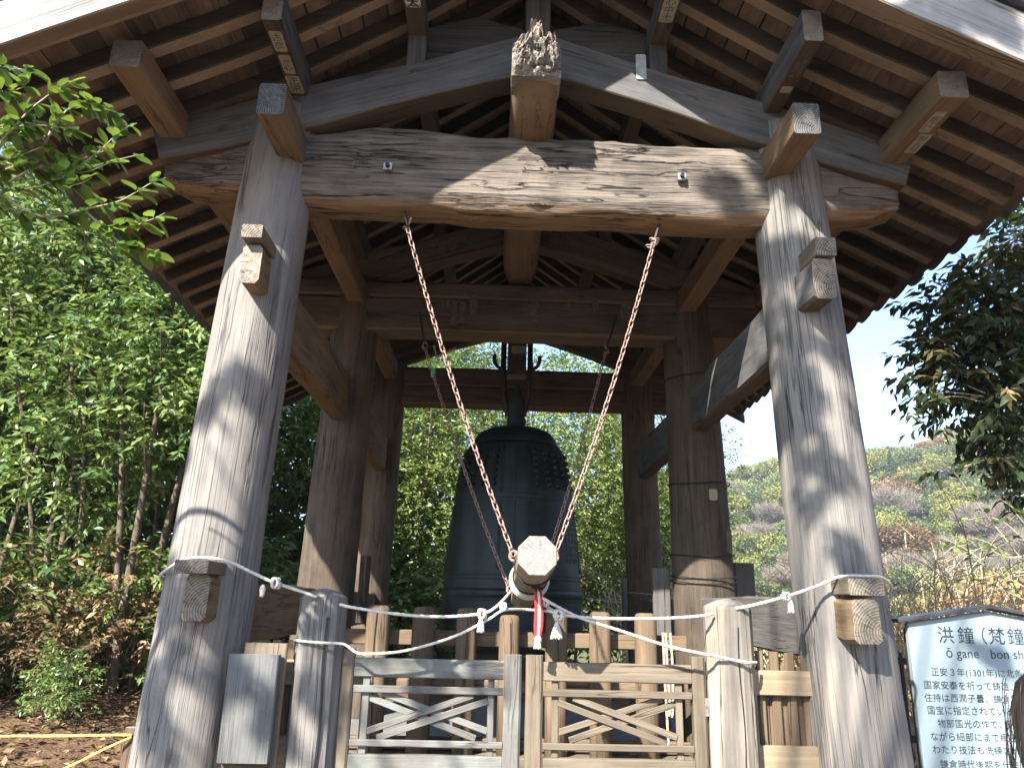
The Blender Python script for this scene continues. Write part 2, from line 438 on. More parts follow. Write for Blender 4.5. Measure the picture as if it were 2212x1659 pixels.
# sloping truss beams
def truss(y0, d, k=1.0, mat=M_frame):
    for s in (-1, 1):
        P = [(2.50, 4.41), (2.42, 4.17), (2.05, 4.262), (1.70, 4.375), (1.40, 4.472), (1.05, 4.61), (.75, 4.715), (.35, 4.84), (0.004, 4.93), (0.004, 5.265), (.35, 5.145), (.86, 4.965), (1.25, 4.85), (1.65, 4.725), (2.1, 4.565)]
        pts = [(s*x, y0, z+(k-1)*.0) for x, z in P]
        prism('truss_beam', T, pts, (0, d, 0), mat, X=(s*1, 0, -.33))
truss(4.275, .19); truss(6.76, .19, mat=M_inner); truss(9.36, .16, mat=M_inner)
def collar(y0, d, mat):
    P = [(-.78, 5.02), (-.78, 5.44), (-.43, 5.545), (0.0, 5.425), (.45, 5.54), (.785, 5.46), (.785, 5.02), (.40, 5.12), (0, 5.25), (-.40, 5.12)]
    prism('collar_beam', T, [(x, y0, z) for x, z in P], (0, d, 0), mat)
collar(4.47, .09, M_frame); collar(6.955, .09, M_inner)
# king posts, struts
for y, m in ((4.36, M_frame), (6.86, M_inner), (9.44, M_inner)):
    timber('king_post', T, (0, y, 5.20), (0, y, 5.62), .17, .12, m, up=(0, -1, 0))
    for s in (-1, 1):
        timber('strut', T, (s*.83, y, 4.93), (s*.83, y, 5.225), .125, .12, m, up=(0, -1, 0))
# purlins along the roof
PUR = [(2.355, 4.33, 4.505, .17), (1.575, 4.68, 4.895, .115), (.83, 5.215, 5.375, .125)]
for s in (-1, 1):
    for i, (x, z0, z1, wd) in enumerate(PUR):
        timber('purlin', T, (s*x, 3.60, (z0+z1)/2), (s*x, 10.35, (z0+z1)/2), wd, z1-z0, M_tan if i == 0 else M_frame, nx=12, jit=.003, bev=.01, seed=i)
timber('ridge_purlin', T, (0, 3.60, 5.75), (0, 10.35, 5.75), .17, .26, M_frame, nx=6, jit=.003)
# the long log over the middle, its front end rotted
def long_log():
    rings = []; n = 20
    tab = [(3.90, .140, 4.63, 4.865), (3.96, .150, 4.60, 4.90), (4.05, .155, 4.535, 4.93), (4.18, .150, 4.45, 4.96), (4.5, .155, 4.43, 4.97), (5.5, .165, 4.44, 5.03), (6.5, .170, 4.45, 5.08), (6.72, .165, 4.455, 5.08)]
    for (y, hw, zb, zt) in tab:
        zc, h = (zb+zt)/2, (zt-zb)/2; ring = []
        for k in range(n):
            a = 2*math.pi*k/n+.1; c, s = math.cos(a), math.sin(a)
            xx = math.copysign(abs(c)**.55, c)*hw; zz = math.copysign(abs(s)**.6, s)*h
            j = .012*mnoise.noise(Vector((y*2, c*1.5, s*1.5)))
            ring.append((-.025+xx*(1+j*3), y, zc+zz*(1+j*3)))
        rings.append(ring)
    M = Matrix(((0, -1, 0, 0), (1, 0, 0, 3.9), (0, 0, 1, 4.7), (0, 0, 0, 1)))
    o = loft('ridge_log', T, rings, [M_tan[0], M_rot], M)
    # ragged rotten end: a crown of splinters over the end face
    rnd = random.Random(4); V, F = [], []
    nx, nz = 26, 24
    for i in range(nx+1):
        for k in range(nz+1):
            u, v = i/nx*2-1, k/nz
            x = -.025+u*.152
            top = .30+.055*mnoise.noise((u*3.1, 2.2, 0))+.03*mnoise.noise((u*9, 5, 1))-.05*abs(u)**2
            if abs(u+.05) < .30: top += .10*(1-(abs(u+.05)/.30)**6)
            z = 4.605+v*top*1.06
            e = min(1, (1-abs(u))*5)*min(1, v*6)
            y = 3.905-.055*e-.075*e*mnoise.noise((u*4, v*9, 3))-.045*e*mnoise.noise((u*11, v*14, 7))+.14*max(0, v-.55)
            V.append((x+.006*mnoise.noise((u*8, v*8, 1)), y, z))
    for i in range(nx):
        for k in range(nz):
            a = i*(nz+1)+k; F.append((a, a+nz+1, a+nz+2, a+1))
    base = len(V)
    for p in list(V): V.append((p[0], 4.12, min(p[2], 4.96)))
    rim = [i*(nz+1) for i in range(nx+1)]+[nx*(nz+1)+k for k in range(1, nz+1)]+[i*(nz+1)+nz for i in range(nx-1, -1, -1)]+[k for k in range(nz-1, 0, -1)]
    for a, b in zip(rim, rim[1:]+rim[:1]): F.append((a, b, b+base, a+base)[::-1])
    p = put('rotten_end', mesh('rotten_end', V, F, M_rot), o)
    p['label'] = 'splintered rotten pale log end'
long_log()
# the rear log that carries the bell
pole('ridge_log', T, (0, 6.98, 4.62), (0, 9.9, 4.62), .19, .18, M_inner, 24, 8, .01, 9)
# tie rails through the pillars, their tenons and wedges
for sx in (-1, 1):
    m_up = M_tan if sx < 0 else M_frame
    # crooked upper rails
    for (ya, yb, za, zb, hh) in ((4.35, 6.68, 3.235, 3.235, .41), (6.9, 9.3, 3.21, 3.21, .40)):
        o = timber('tie_rail', T, (sx*1.632, ya, za), (sx*1.632, yb, zb), .155, hh, m_up, nx=9, jit=.012, bev=.02, seed=6 if sx < 0 else 8)
    timber('tie_rail', T, (sx*1.635, 4.3, 1.41), (sx*1.635, 9.3, 1.40), .13, .33, M_tan if sx < 0 else M_darkplank, nx=9, jit=.006, bev=.012, seed=7)
TEN = [(-1, -1.72, -1.605, 3.235, 3.475, 4.03, -1.712, -1.592, 3.483, 3.565, 3.96), (1, 1.612, 1.745, 3.235, 3.485, 4.0, 1.64, 1.765, 3.50, 3.615, 3.98),
       (-1, -1.785, -1.66, 1.365, 1.597, 4.03, -1.815, -1.645, 1.603, 1.668, 3.95), (1, 1.655, 1.795, 1.34, 1.56, 4.0, 1.65, 1.835, 1.577, 1.662, 4.0)]
M_oldend = endgrain('old_tenon_end', (.07, .062, .05), (.27, .225, .17), 1.0, 110, off=(.085, .06), spokes=.4)
for i, (s, x0, x1, z0, z1, yf, wx0, wx1, wz0, wz1, wyf) in enumerate(TEN):
    t = timber('tenon', T, ((x0+x1)/2, yf, (z0+z1)/2), ((x0+x1)/2, 4.35, (z0+z1)/2), x1-x0, z1-z0, [M_tan[0] if i != 1 else M_frame[0], M_rot if i == 0 else M_oldend], nx=3, jit=.007, bev=.02, seed=i)
    timber('wedge', T, ((wx0+wx1)/2, wyf, (wz0+wz1)/2), ((wx0+wx1)/2, 4.35, (wz0+wz1)/2), wx1-wx0, wz1-wz0, [M_gate[0], M_oldend], bev=.006, seed=i)
# wire hoops round the inner right-hand pillar
for z, rr, rx in ((3.56, .262, 1.639), (2.56, .276, 1.655), (1.93, .281, 1.662), (1.745, .283, 1.664), (1.70, .283, 1.664)):
    P = [(rx+rr*math.cos(a), 6.815+rr*math.sin(a), z+.012*math.sin(a*2+z)) for a in [2*math.pi*k/36 for k in range(37)]]
    V, F = tube_geo(P, .0055, 5); put('wire_hoop', mesh('wire_hoop', V, F, M_iron), T)
# short dark boards standing beside the inner pillars
box('side_board', T, 1.97, 2.15, 6.9, 6.98, 1.50, 1.89, M_darkplank, axis='z')
box('side_board', T, -1.36, -1.30, 6.74, 6.98, 1.30, 1.86, M_inner, axis='z')
box('side_board', T, 1.33, 1.385, 9.12, 9.18, 1.0, 1.80, M_darkplank, axis='z')
box('side_board', T, 1.22, 1.37, 6.84, 6.9, 1.25, 1.82, M_darkplank, axis='z')

# ------------------------------------------------------------------ roof
ZR = [(0, 5.98), (.4, 5.685), (.82, 5.38), (1.2, 5.135), (1.55, 4.915), (1.95, 4.70), (2.35, 4.505), (2.75, 4.305), (3.12, 4.112)]
def zr(x):
    x = abs(x)
    for (a, va), (b, vb) in zip(ZR, ZR[1:]):
        if x <= b: return va+(vb-va)*(x-a)/(b-a)
    return ZR[-1][1]-.52*(x-ZR[-1][0])
def nrm(x):
    d = (zr(x+.05)-zr(max(0, x-.05)))/(.1 if x > .05 else .05+x)
    v = Vector((-d, 0, 1)); return v.normalized()
RH = .105; RW = .088
def rafter_mesh():
    V, F, fm = [], [], []
    xs = [.03, .4, .82, 1.2, 1.55, 1.95, 2.35, 2.75, 3.12]
    for x in xs:
        n = nrm(x)
        b = Vector((x, 0, zr(x))); t = b+n*RH
        for p, y in ((b, -RW/2+.006), (b, RW/2-.006), (b+n*.012, RW/2), (t, RW/2), (t, -RW/2), (b+n*.012, -RW/2)):
            V.append((p.x, y, p.z))
    n = 6
    for i in range(len(xs)-1):
        for k in range(n):
            a, c = i*n+k, i*n+(k+1) % n
            F.append((a, a+n, c+n, c)); fm.append(0)
    F.append(tuple(range(n))); fm.append(1)
    F.append(tuple(range((len(xs)-1)*n+n-1, (len(xs)-1)*n-1, -1))); fm.append(1)
    me = mesh('rafter', V, F, M_rafter, fm)
    bm = bmesh.new(); bm.from_mesh(me); bmesh.ops.recalc_face_normals(bm, faces=bm.faces); bm.to_mesh(me); bm.free()
    return me
rme = rafter_mesh(); rnd = random.Random(21)
RY = [3.44+.302*k for k in range(23)]
for s in (-1, 1):
    for y in RY:
        M = Matrix.Translation((0, y+rnd.uniform(-.012, .012), rnd.uniform(-.004, .004)))
        if s < 0: M = M @ Matrix.Rotation(math.pi, 4, 'Z')
        put('rafter', rme, T, M)
# boards over the rafters, three lengths to a course
rnd = random.Random(5)
for s in (-1, 1):
    x = .02
    while x < 3.16:
        wd = rnd.uniform(.135, .185); xm = x+wd/2*.86
        n = nrm(xm); n = Vector((s*n.x, 0, n.z))
        c = Vector((s*xm, 0, zr(xm)))+n*(RH+.014+rnd.uniform(0, .004))
        cuts = [3.365, rnd.uniform(4.6, 5.4), rnd.uniform(6.6, 7.6), rnd.uniform(8.6, 9.4), 10.55]
        for a, b in zip(cuts, cuts[1:]):
            me = beam_mesh(round((b-a)*2)/2+.5, round(wd, 2), .018, M_board, bev=.003, seed=rnd.randint(0, 3), name='roof_board')
            A = Vector((c.x, a+.003, c.z)); B = Vector((c.x, b, c.z))
            M = frame(A, B, n) @ Matrix.Diagonal(((b-a-.006)/(round((b-a)*2)/2+.5), (wd-.006)/round(wd, 2), 1, 1))
            put('roof_board', me, T, M)
        x += wd*.87
# barge boards of the front and rear gables (grey, sunlit)
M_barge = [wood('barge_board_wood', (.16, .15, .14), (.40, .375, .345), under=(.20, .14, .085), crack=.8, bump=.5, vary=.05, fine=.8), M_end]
def barge(y0, d, low, high, xe, mat, nm='barge_board'):
    for s in (-1, 1):
        xs = [0.002, .4, .82, 1.2, 1.55, 1.95, 2.35, 2.75, 3.12, xe]
        pts = [(s*x, y0, zr(x)+low) for x in xs]+[(s*x, y0, zr(x)+high) for x in reversed(xs)]
        prism(nm, T, pts, (0, d, 0), mat, X=(1, 0, -s*.52))
barge(3.27, .09, -.11, .24, 3.3, M_barge)
barge(10.4, .06, .05, .3, 3.35, M_frame)
barge(3.215, .16, .245, .37, 3.36, [M_tile, M_tile], 'verge_tile')
# eave battens and tiles
for s in (-1, 1):
    for x, hh in ((3.09, .05),):
        n = nrm(x); c = Vector((s*x, 0, zr(x)))+Vector((s*n.x, 0, n.z))*(RH+.05)
        timber('eave_batten', T, (c.x, 3.36, c.z), (c.x, 10.5, c.z), .09, hh, M_rafter, up=(s*n.x, 0, n.z), nx=4)
def tile_mesh():
    """one pantile: a trough and a roll, 0.30 wide along Y, 0.30 long down the slope (local +X)"""
    V, F = [], []; n = 14
    for x in (0, .30):
        for k in range(n+1):
            t = k/n; y = -.16+.32*t
            z = -.045*math.sin(min(1, t/.68)*math.pi) if t < .68 else .042*math.sin((t-.68)/.32*math.pi)
            V.append((x, y, z)); V.append((x, y, z+.02))
    m = 2*(n+1)
    for k in range(n):
        a = 2*k
        F += [(a, a+2, a+m+2, a+m), (a+1, a+m+1, a+m+3, a+3), (a, a+1, a+3, a+2), (a+m, a+m+2, a+m+3, a+m+1)]
    return mesh('eave_tile', V, F, M_tile, smooth=False)
tme = tile_mesh()
for s in (-1, 1):
    x = 3.05; n = nrm(x)
    for k in range(24):
        y = 3.42+.302*k
        c = Vector((s*x, y, zr(x)+RH+.085+rnd.uniform(-.006, .006)))
        X = Vector((s*n.z, 0, -n.x)); Z = Vector((s*n.x, 0, n.z)); Y = Z.cross(X)
        put('eave_tile', tme, T, Matrix(((X.x, Y.x, Z.x, c.x), (X.y, Y.y, Z.y, c.y), (X.z, Y.z, Z.z, c.z), (0, 0, 0, 1))))
# the tiled slopes above (out of sight from below): one ribbed sheet each
V, F = [], []
xs = [0, .3, .6, .9, 1.2, 1.5, 1.8, 2.1, 2.4, 2.7, 3.08]; ys = [3.26+.0755*k for k in range(97)]
for s in (-1, 1):
    b = len(V)
    for x in xs:
        for k, y in enumerate(ys): V.append((s*x, y, zr(x)+RH+.13+.03*math.sin(k*math.pi/2)))
    m = len(ys)
    for i in range(len(xs)-1):
        for k in range(m-1): F.append((b+i*m+k, b+(i+1)*m+k, b+(i+1)*m+k+1, b+i*m+k+1))
tag(put('tile_field', mesh('tile_field', V, F, M_tile), T), kind='stuff')
pole('ridge_tile', T, (0, 3.25, 6.30), (0, 10.6, 6.30), .16, .16, [M_tile, M_tile], 16, 4, 0, 1)

# ------------------------------------------------------------------ writing
def text_mesh(body, size, mat, spacing=1.0, extrude=0.0, name='lettering', lines=1.0, align='CENTER', bold=0.0):
    c = bpy.data.curves.new(name, 'FONT'); c.body = body; c.size = size
    c.align_x = align; c.align_y = 'CENTER' if align == 'CENTER' else 'BOTTOM'
    c.space_character = spacing; c.space_line = lines; c.extrude = extrude; c.resolution_u = 3; c.offset = bold
    o = bpy.data.objects.new(name, c); COL.objects.link(o)
    dg = bpy.context.evaluated_depsgraph_get()
    me = bpy.data.meshes.new_from_object(o.evaluated_get(dg))
    bpy.data.objects.remove(o); bpy.data.curves.remove(c)
    me.materials.clear(); me.materials.append(mat); me.name = name
    return me
def sticker(parent, c, X, N, w_, h_, body, size, paper=None, ink=None, lines=.95, bold=0.0, label=None):
    """a paper slip stuck on timber: centre c, across X, facing N; the words read downwards"""
    X = Vector(X).normalized(); N = Vector(N).normalized(); Y = N.cross(X); c = Vector(c)
    M = Matrix(((X.x, Y.x, N.x, c.x), (X.y, Y.y, N.y, c.y), (X.z, Y.z, N.z, c.z), (0, 0, 0, 1)))
    e = min(w_, h_)*.12
    P = [(-w_/2+e, -h_/2), (w_/2-e, -h_/2), (w_/2, -h_/2+e), (w_/2, h_/2-e), (w_/2-e, h_/2), (-w_/2+e, h_/2), (-w_/2, h_/2-e), (-w_/2, -h_/2+e)]
    V = [(x, y, 0) for x, y in P]+[(x, y, .0025) for x, y in P]
    F = [tuple(range(7, -1, -1)), tuple(range(8, 16))]+[(i, (i+1) % 8, (i+1) % 8+8, i+8) for i in range(8)]
    o = put('paper_slip', mesh('paper_slip', V, F, paper or M_paper), parent, M)
    if label: o['label'] = label
    if body:
        put('lettering', text_mesh('\n'.join(body), size, ink or M_ink, lines=lines, bold=bold), o, M @ Matrix.Translation((0, 0, .0035)))
    return o
def along(x, z, y): return Vector((x, y, z))
up_ = (0, -1, 0)
# slips under the purlins, read from below: across X, facing down, their tops towards the front
def slip(x, z, y, w_, h_, body, size, **k):
    return sticker(T, (x, y, z-.0045), (1, 0, 0), (0, 0, -1), w_, h_, body, size, **k)
slip(-1.575, 4.68, 3.77, .075, .17, ['古', '彦'], .065, ink=M_ink_faded)
slip(-1.575, 4.68, 3.97, .07, .17, ['一', '心'], .06, ink=M_ink_faded)
slip(-1.575, 4.68, 4.16, .09, .17, ['正', '栄'], .075, ink=M_ink_faded)
slip(1.575, 4.68, 3.83, .06, .16, ['魚', '太'], .06, paper=M_paper_old, ink=M_ink_faded)
slip(1.575, 4.68, 4.03, .07, .06, None, .03, paper=M_paper)
slip(2.355, 4.33, 3.83, .07, .20, ['堀', '江'], .06, paper=M_paper, ink=M_ink_faded)
slip(2.39, 4.33, 4.05, .08, .20, ['関', '火', '組'], .055, paper=M_paper, ink=M_ink_faded)
s_ = slip(-.83, 5.215, 3.93, .10, .22, ['木', '村', '太'], .078, paper=M_paper_white, bold=.003, label='white slip with bold black characters')
put('lettering', text_mesh('雄三 講社', .03, M_ink), s_, ROOTW[s_.name] @ Matrix.Translation((0, -.092, .0035)))
slip(.83, 5.215, 3.98, .095, .215, ['心', '中', '士'], .07, ink=M_ink_faded)
slip(.83, 5.215, 3.78, .085, .12, ['吉'], .085, ink=M_ink_faded)
slip(-.83, 5.215, 4.75, .07, .22, ['講', '日', '本'], .06, paper=M_paper)
slip(.83, 5.215, 4.85, .07, .2, ['講', '後'], .06, paper=M_paper)
# three-comma swirl above the white slip
s_ = slip(-.83, 5.215, 3.755, .10, .10, None, 0, paper=M_paper)
V, F = [], []
for q in range(3):
    a0 = q*2*math.pi/3; b = len(V); n = 12
    for k in range(n+1):
        t = k/n; a = a0+t*2.1; ro = .040; ri = .040-.024*(1-t)**.7-.003
        V.append((ro*math.cos(a), ro*math.sin(a), 0)); V.append((ri*math.cos(a), ri*math.sin(a), 0))
    for k in range(n): F.append((b+2*k, b+2*k+2, b+2*k+3, b+2*k+1)[::-1])
    b = len(V); cx, cy = .026*math.cos(a0+.15), .026*math.sin(a0+.15)
    V += [(cx+.014*math.cos(t), cy+.014*math.sin(t), .0004) for t in [2*math.pi*k/10 for k in range(10)]]
    F.append(tuple(range(b, b+10)))
put('swirl_mark', mesh('swirl_mark', V, F, M_ink_faded), s_, ROOTW[s_.name] @ Matrix.Translation((0, 0, .0035)))
# faded slips on the middle tie beam and truss, facing the front
def fslip(x, z, y, w_, h_, body, size, **k):
    return sticker(T, (x, y, z), (1, 0, 0), (0, -1, 0), w_, h_, body, size, **k)
for x, z, w_, h_, b_, p in ((-.46, 4.20, .065, .20, ['西', '国', '講'], M_paper_old), (-.56, 4.13, .05, .19, ['大', '栄'], M_paper_old), (-.64, 4.17, .045, .12, None, M_paper_old), (-.64, 4.05, .05, .10, None, M_paper_old), (-.73, 4.2, .07, .07, None, M_paper_old),
                            (.70, 4.23, .06, .11, ['田', '橋'], M_paper_old), (.99, 4.18, .10, .17, ['原', '木'], M_paper_old), (.33, 4.355, .15, .06, None, M_paper_old), (.33, 4.23, .04, .05, ['講'], M_paper_old), (.44, 4.22, .04, .08, None, M_paper_old), (.12, 4.15, .08, .2, None, M_paper_old)):
    fslip(x, z, 6.652, w_, h_, b_, .05, paper=p, ink=M_ink_faded)
for x, z, w_, h_, b_ in ((-1.08, 4.745, .06, .12, ['講', '中']), (-.97, 4.80, .06, .15, ['江', '戸']), (-.80, 4.84, .06, .13, ['福', '寿']), (-.70, 4.875, .08, .15, ['安', '全']), (-.52, 4.92, .05, .10, ['伊', '東']), (.37, 4.96, .20, .10, ['高竜安橋'])):
    fslip(x, z, 6.752, w_, h_, b_, .045, paper=M_paper_old, ink=M_ink_faded)
fslip(.70, 5.0, 4.268, .07, .20, None, .04, paper=plain('pale_blue_grey_paper', (.30, .33, .34), .9))
o = fslip(1.70, 2.44, 6.515, .07, .10, None, .05, paper=M_paper); o['label'] = 'torn white paper scrap'
fslip(1.83, 2.05, 6.55, .045, .2, ['高', '橋', '講'], .04, paper=M_paper_old, ink=M_ink_faded)
# iron hangers of the bell under its log
blk = timber('hanging_block', T, (.0, 8.1, 3.93), (.0, 8.1, 4.45), .21, .2, M_inner, up=(0, -1, 0))
fslip(.02, 4.22, 7.992, .17, .09, ['千社札'], .04, paper=M_paper, ink=M_ink_faded)
for s in (-1, 1):
    V, F = tube_geo([(s*.15, 8.1, 4.42), (s*.15, 8.1, 4.05), (s*.135, 8.1, 3.7), (s*.085, 8.1, 3.48)], .032, 6)
    put('iron_strap', mesh('iron_strap', V, F, M_iron), T)
    V, F = tube_geo(smooth_path([(s*.16, 8.06, 4.10), (s*.17, 8.04, 4.02), (s*.215, 8.04, 4.03), (s*.25, 8.04, 4.09), (s*.255, 8.04, 4.17)], .02), .022, 6)
    put('iron_hook', mesh('iron_hook', V, F, M_iron), T)
# white angle bracket by the rear rafters
V, F = tube_geo([(-1.02, 8.9, 4.55), (-.98, 8.9, 4.40), (-.75, 8.9, 4.52)], .018, 4)
put('angle_bracket', mesh('angle_bracket', V, F, M_paper_white), T)
# ------------------------------------------------------------------ the bell
BX, BY = 0.0, 8.1
N_ = NT('bell_bronze'); v, raw, oi = N_.coords(0)
n1 = N_.noise(v, 3.5, 6, .65); n2 = N_.noise(N_.scale(v, (9, 9, 1.2)), 1.0, 5, .6)
f_ = N_.math('ADD', N_.math('MULTIPLY', n1, .6), N_.math('MULTIPLY', n2, .4))
col = N_.mix(N_.rng(f_, .38, .66), (.009, .013, .013), (.030, .043, .042))
M_bell = N_.done(N_.bsdf(col, N_.rng(n1, .3, .7, .42, .62), .55, .5, N_.bump(N_.noise(v, 60, 4, .6), .25, .004)))
bell = thing('temple_bell', 'huge dark bronze temple bell with rows of knobs hanging in the tower', 'bell', (BX, BY, 1.1))
PROF = [(.0, 3.325), (.20, 3.32), (.31, 3.305), (.395, 3.262), (.45, 3.19), (.472, 3.135), (.474, 3.12), (.497, 3.113), (.512, 3.09), (.527, 3.055), (.538, 3.01), (.562, 2.91), (.584, 2.81), (.606, 2.70), (.622, 2.585), (.628, 2.545), (.636, 2.54), (.640, 2.50), (.634, 2.495), (.645, 2.42), (.668, 2.22), (.686, 2.03), (.700, 1.86), (.705, 1.775),
        (.712, 1.772), (.714, 1.752), (.707, 1.748), (.708, 1.735), (.715, 1.732), (.716, 1.715), (.709, 1.71), (.712, 1.625), (.722, 1.618), (.734, 1.60), (.738, 1.575), (.732, 1.552), (.722, 1.545), (.719, 1.53), (.726, 1.526), (.726, 1.512), (.718, 1.508), (.720, 1.40), (.728, 1.396), (.728, 1.38), (.721, 1.376), (.723, 1.30), (.731, 1.296), (.732, 1.27), (.724, 1.266), (.726, 1.18), (.735, 1.14), (.735, 1.10), (.66, 1.10), (.62, 1.4), (.56, 2.6), (.4, 3.0), (0, 3.1)]
def bell_r(z):
    best = None
    for (r0, z0), (r1, z1) in zip(PROF, PROF[1:]):
        if z1 <= z <= z0 and z0 > z1: return r0+(r1-r0)*(z0-z)/(z0-z1)
        if z < 1.12: break
    return .72
def lathe(name, prof, c, mat, parent, n=72):
    V, F = [], []
    for r, z in prof:
        for k in range(n):
            a = 2*math.pi*k/n; V.append((c[0]+r*math.cos(a), c[1]+r*math.sin(a), z))
    for i in range(len(prof)-1):
        for k in range(n):
            a, b = i*n+k, i*n+(k+1) % n
            F.append((a, a+n, b+n, b))
    me = mesh(name, V, F, mat, smooth=True)
    bm = bmesh.new(); bm.from_mesh(me); bmesh.ops.remove_doubles(bm, verts=bm.verts, dist=.0004); bmesh.ops.recalc_face_normals(bm, faces=bm.faces)
    for e in bm.edges:
        if len(e.link_faces) == 2 and e.calc_face_angle(0) > .7: e.smooth = False
    bm.to_mesh(me); bm.free()
    return put(name, me, parent)
lathe('bell_body', PROF, (BX, BY), M_bell, bell)
# knobs: four fields of five columns and six rows
V, F = [], []
kp = [(.030, 0), (.030, .008), (.022, .012), (.025, .024), (.022, .034), (.013, .041), (0.0005, .043)]
for r, h in kp:
    for k in range(10): V.append((h, r*math.cos(.628*k), r*math.sin(.628*k)))
for i in range(len(kp)-1):
    for k in range(10): F.append((i*10+k, i*10+(k+1) % 10, (i+1)*10+(k+1) % 10, (i+1)*10+k))
knob = mesh('knob', V, F, M_bell, smooth=True)
def on_bell(az, z):
    """az: degrees round from the front, towards +X"""
    a = R(az); r = bell_r(z); return Vector((BX+r*math.sin(a), BY-r*math.cos(a), z)), Vector((math.sin(a), -math.cos(a), 0))
for q in range(4):
    for c in range(5):
        for k in range(6):
            p, n = on_bell(q*90+20.5+c*12.2, 2.985-.068*k)
            X = (n+Vector((0, 0, .25))).normalized(); Y = Vector((0, 0, 1)).cross(X).normalized(); Z = X.cross(Y)
            put('knob', knob, bell, Matrix(((X.x, Y.x, Z.x, p.x), (X.y, Y.y, Z.y, p.y), (X.z, Y.z, Z.z, p.z), (0, 0, 0, 1))))
# raised bands up and down and across
for q in range(4):
    for d in (-14, -12.4, 0, 12.4, 14):
        for z0, z1 in ((2.555, 3.04), (1.80, 2.47)):
            P = [on_bell(q*90+d, z0+(z1-z0)*k/8)[0] for k in range(9)]
            V, F = tube_geo(P, .006, 5); put('rib', mesh('rib', V, F, M_bell, smooth=True), bell)
    P = [on_bell(q*90-12.4+24.8*k/12, 2.60)[0] for k in range(13)]
    V, F = tube_geo(P, .005, 5); put('rib', mesh('rib', V, F, M_bell, smooth=True), bell)
# inscription panel on the side: columns of raised characters
insc = '皇帝萬歳重臣千秋風調雨順國泰民安'
glyph = {}
M_bellchar = plain('bell_inscription', (.055, .08, .085), .5, .5, .4, 20, .2)
for ch in sorted(set(insc)):
    glyph[ch] = text_mesh(ch, .062, M_bellchar, extrude=.003, name='character')
for ci, az in enumerate((52, 57.5, 63, 68.5, 74, 79.5, 85)):
    for k in range(9):
        ch = insc[(k+ci*4) % 16]
        p, n = on_bell(az, 2.42-.064*k); p = p+n*.002
        X = Vector((-n.y, n.x, 0)); Z = n; Y = Z.cross(X)
        put('character', glyph[ch], bell, Matrix(((X.x, Y.x, Z.x, p.x), (X.y, Y.y, Z.y, p.y), (X.z, Y.z, Z.z, p.z), (0, 0, 0, 1))))
# the dragon-shaped loop on its crown
rings = []
for z, a, b, in ((3.31, .105, .10), (3.36, .09, .085), (3.44, .098, .08), (3.50, .085, .07), (3.56, .105, .065), (3.63, .10, .06), (3.68, .075, .05), (3.74, .05, .04), (3.80, .036, .03), (3.86, .014, .012)):
    rings.append([(BX+.01+a*math.cos(t)*(1+.12*math.cos(6*t+z*60)), BY+b*math.sin(t), z) for t in [2*math.pi*k/20 for k in range(20)]])
loft('crown_loop', bell, rings, M_bell, smooth=True)

# ------------------------------------------------------------------ the striker log
strk = thing('striker_log', 'pale eight-sided wooden striker log slung on four chains before the bell', 'striker log', (.03, 5.0, 1.6))
A, B = Vector((.016, 3.80, 1.724)), Vector((.052, 6.45, 1.535))
M = frame(A, B); L = (B-A).length; Mi = M.inverted()
V, F, fm = [], [], []
r8 = .0965/math.cos(math.pi/8)
for t in (0, .006, L-.006, L):
    rr = r8*(.965 if t in (0, L) else 1)
    for k in range(8):
        a = math.pi/8+math.pi/4*k; V.append((t, rr*math.cos(a), rr*math.sin(a)))
for i in range(3):
    for k in range(8): F.append((i*8+k, i*8+(k+1) % 8, (i+1)*8+(k+1) % 8, (i+1)*8+k)); fm.append(0)
F.append(tuple(range(7, -1, -1))); fm.append(1); F.append(tuple(range(24, 32))); fm.append(1)
put('log', mesh('log', V, F, M_striker, fm), strk, M)
def hoop(t, r, wire, mat, nm, tilt=0.0, n=33):
    P = []
    for k in range(n):
        a = 2*math.pi*k/(n-1)
        P.append(M @ Vector((t+tilt*math.sin(a), r*math.cos(a), r*math.sin(a))))
    V, F = tube_geo(P, wire, 6); return put(nm, mesh(nm, V, F, mat, smooth=True), strk)
hoop(.42, .108, .006, M_iron, 'iron_hoop', .02); hoop(.98, .107, .005, M_iron, 'iron_hoop', .01)
hoop(1.06, .112, .010, M_rope, 'rope_loop', .06); hoop(1.10, .118, .010, M_rope, 'rope_loop', .09); hoop(1.18, .122, .009, M_rope, 'rope_loop', .03)
q = M @ Vector((.44, -.02, -.115))
box('hoop_clip', strk, q.x-.03, q.x+.03, q.y-.006, q.y+.006, q.z-.006, q.z+.006, M_iron)
box('hoop_clip', strk, q.x-.012, q.x-.004, q.y-.006, q.y+.006, q.z-.022, q.z+.014, M_iron, axis='z')
box('hoop_clip', strk, q.x+.006, q.x+.014, q.y-.006, q.y+.006, q.z-.022, q.z+.014, M_iron, axis='z')
RINGS = {}
for nm, t, s in (('front', .46, -1), ('front', .46, 1), ('back', 2.55, -1), ('back', 2.55, 1)):
    c = M @ Vector((t, s*-.112, .055)); RINGS[nm, s] = c
    P = [c+Vector((.022*math.cos(a)*s, 0.004, .026*math.sin(a))) for a in [2*math.pi*k/16 for k in range(17)]]
    V, F = tube_geo(P, .0085, 6); put('eye_ring', mesh('eye_ring', V, F, M_rust, smooth=True), strk)

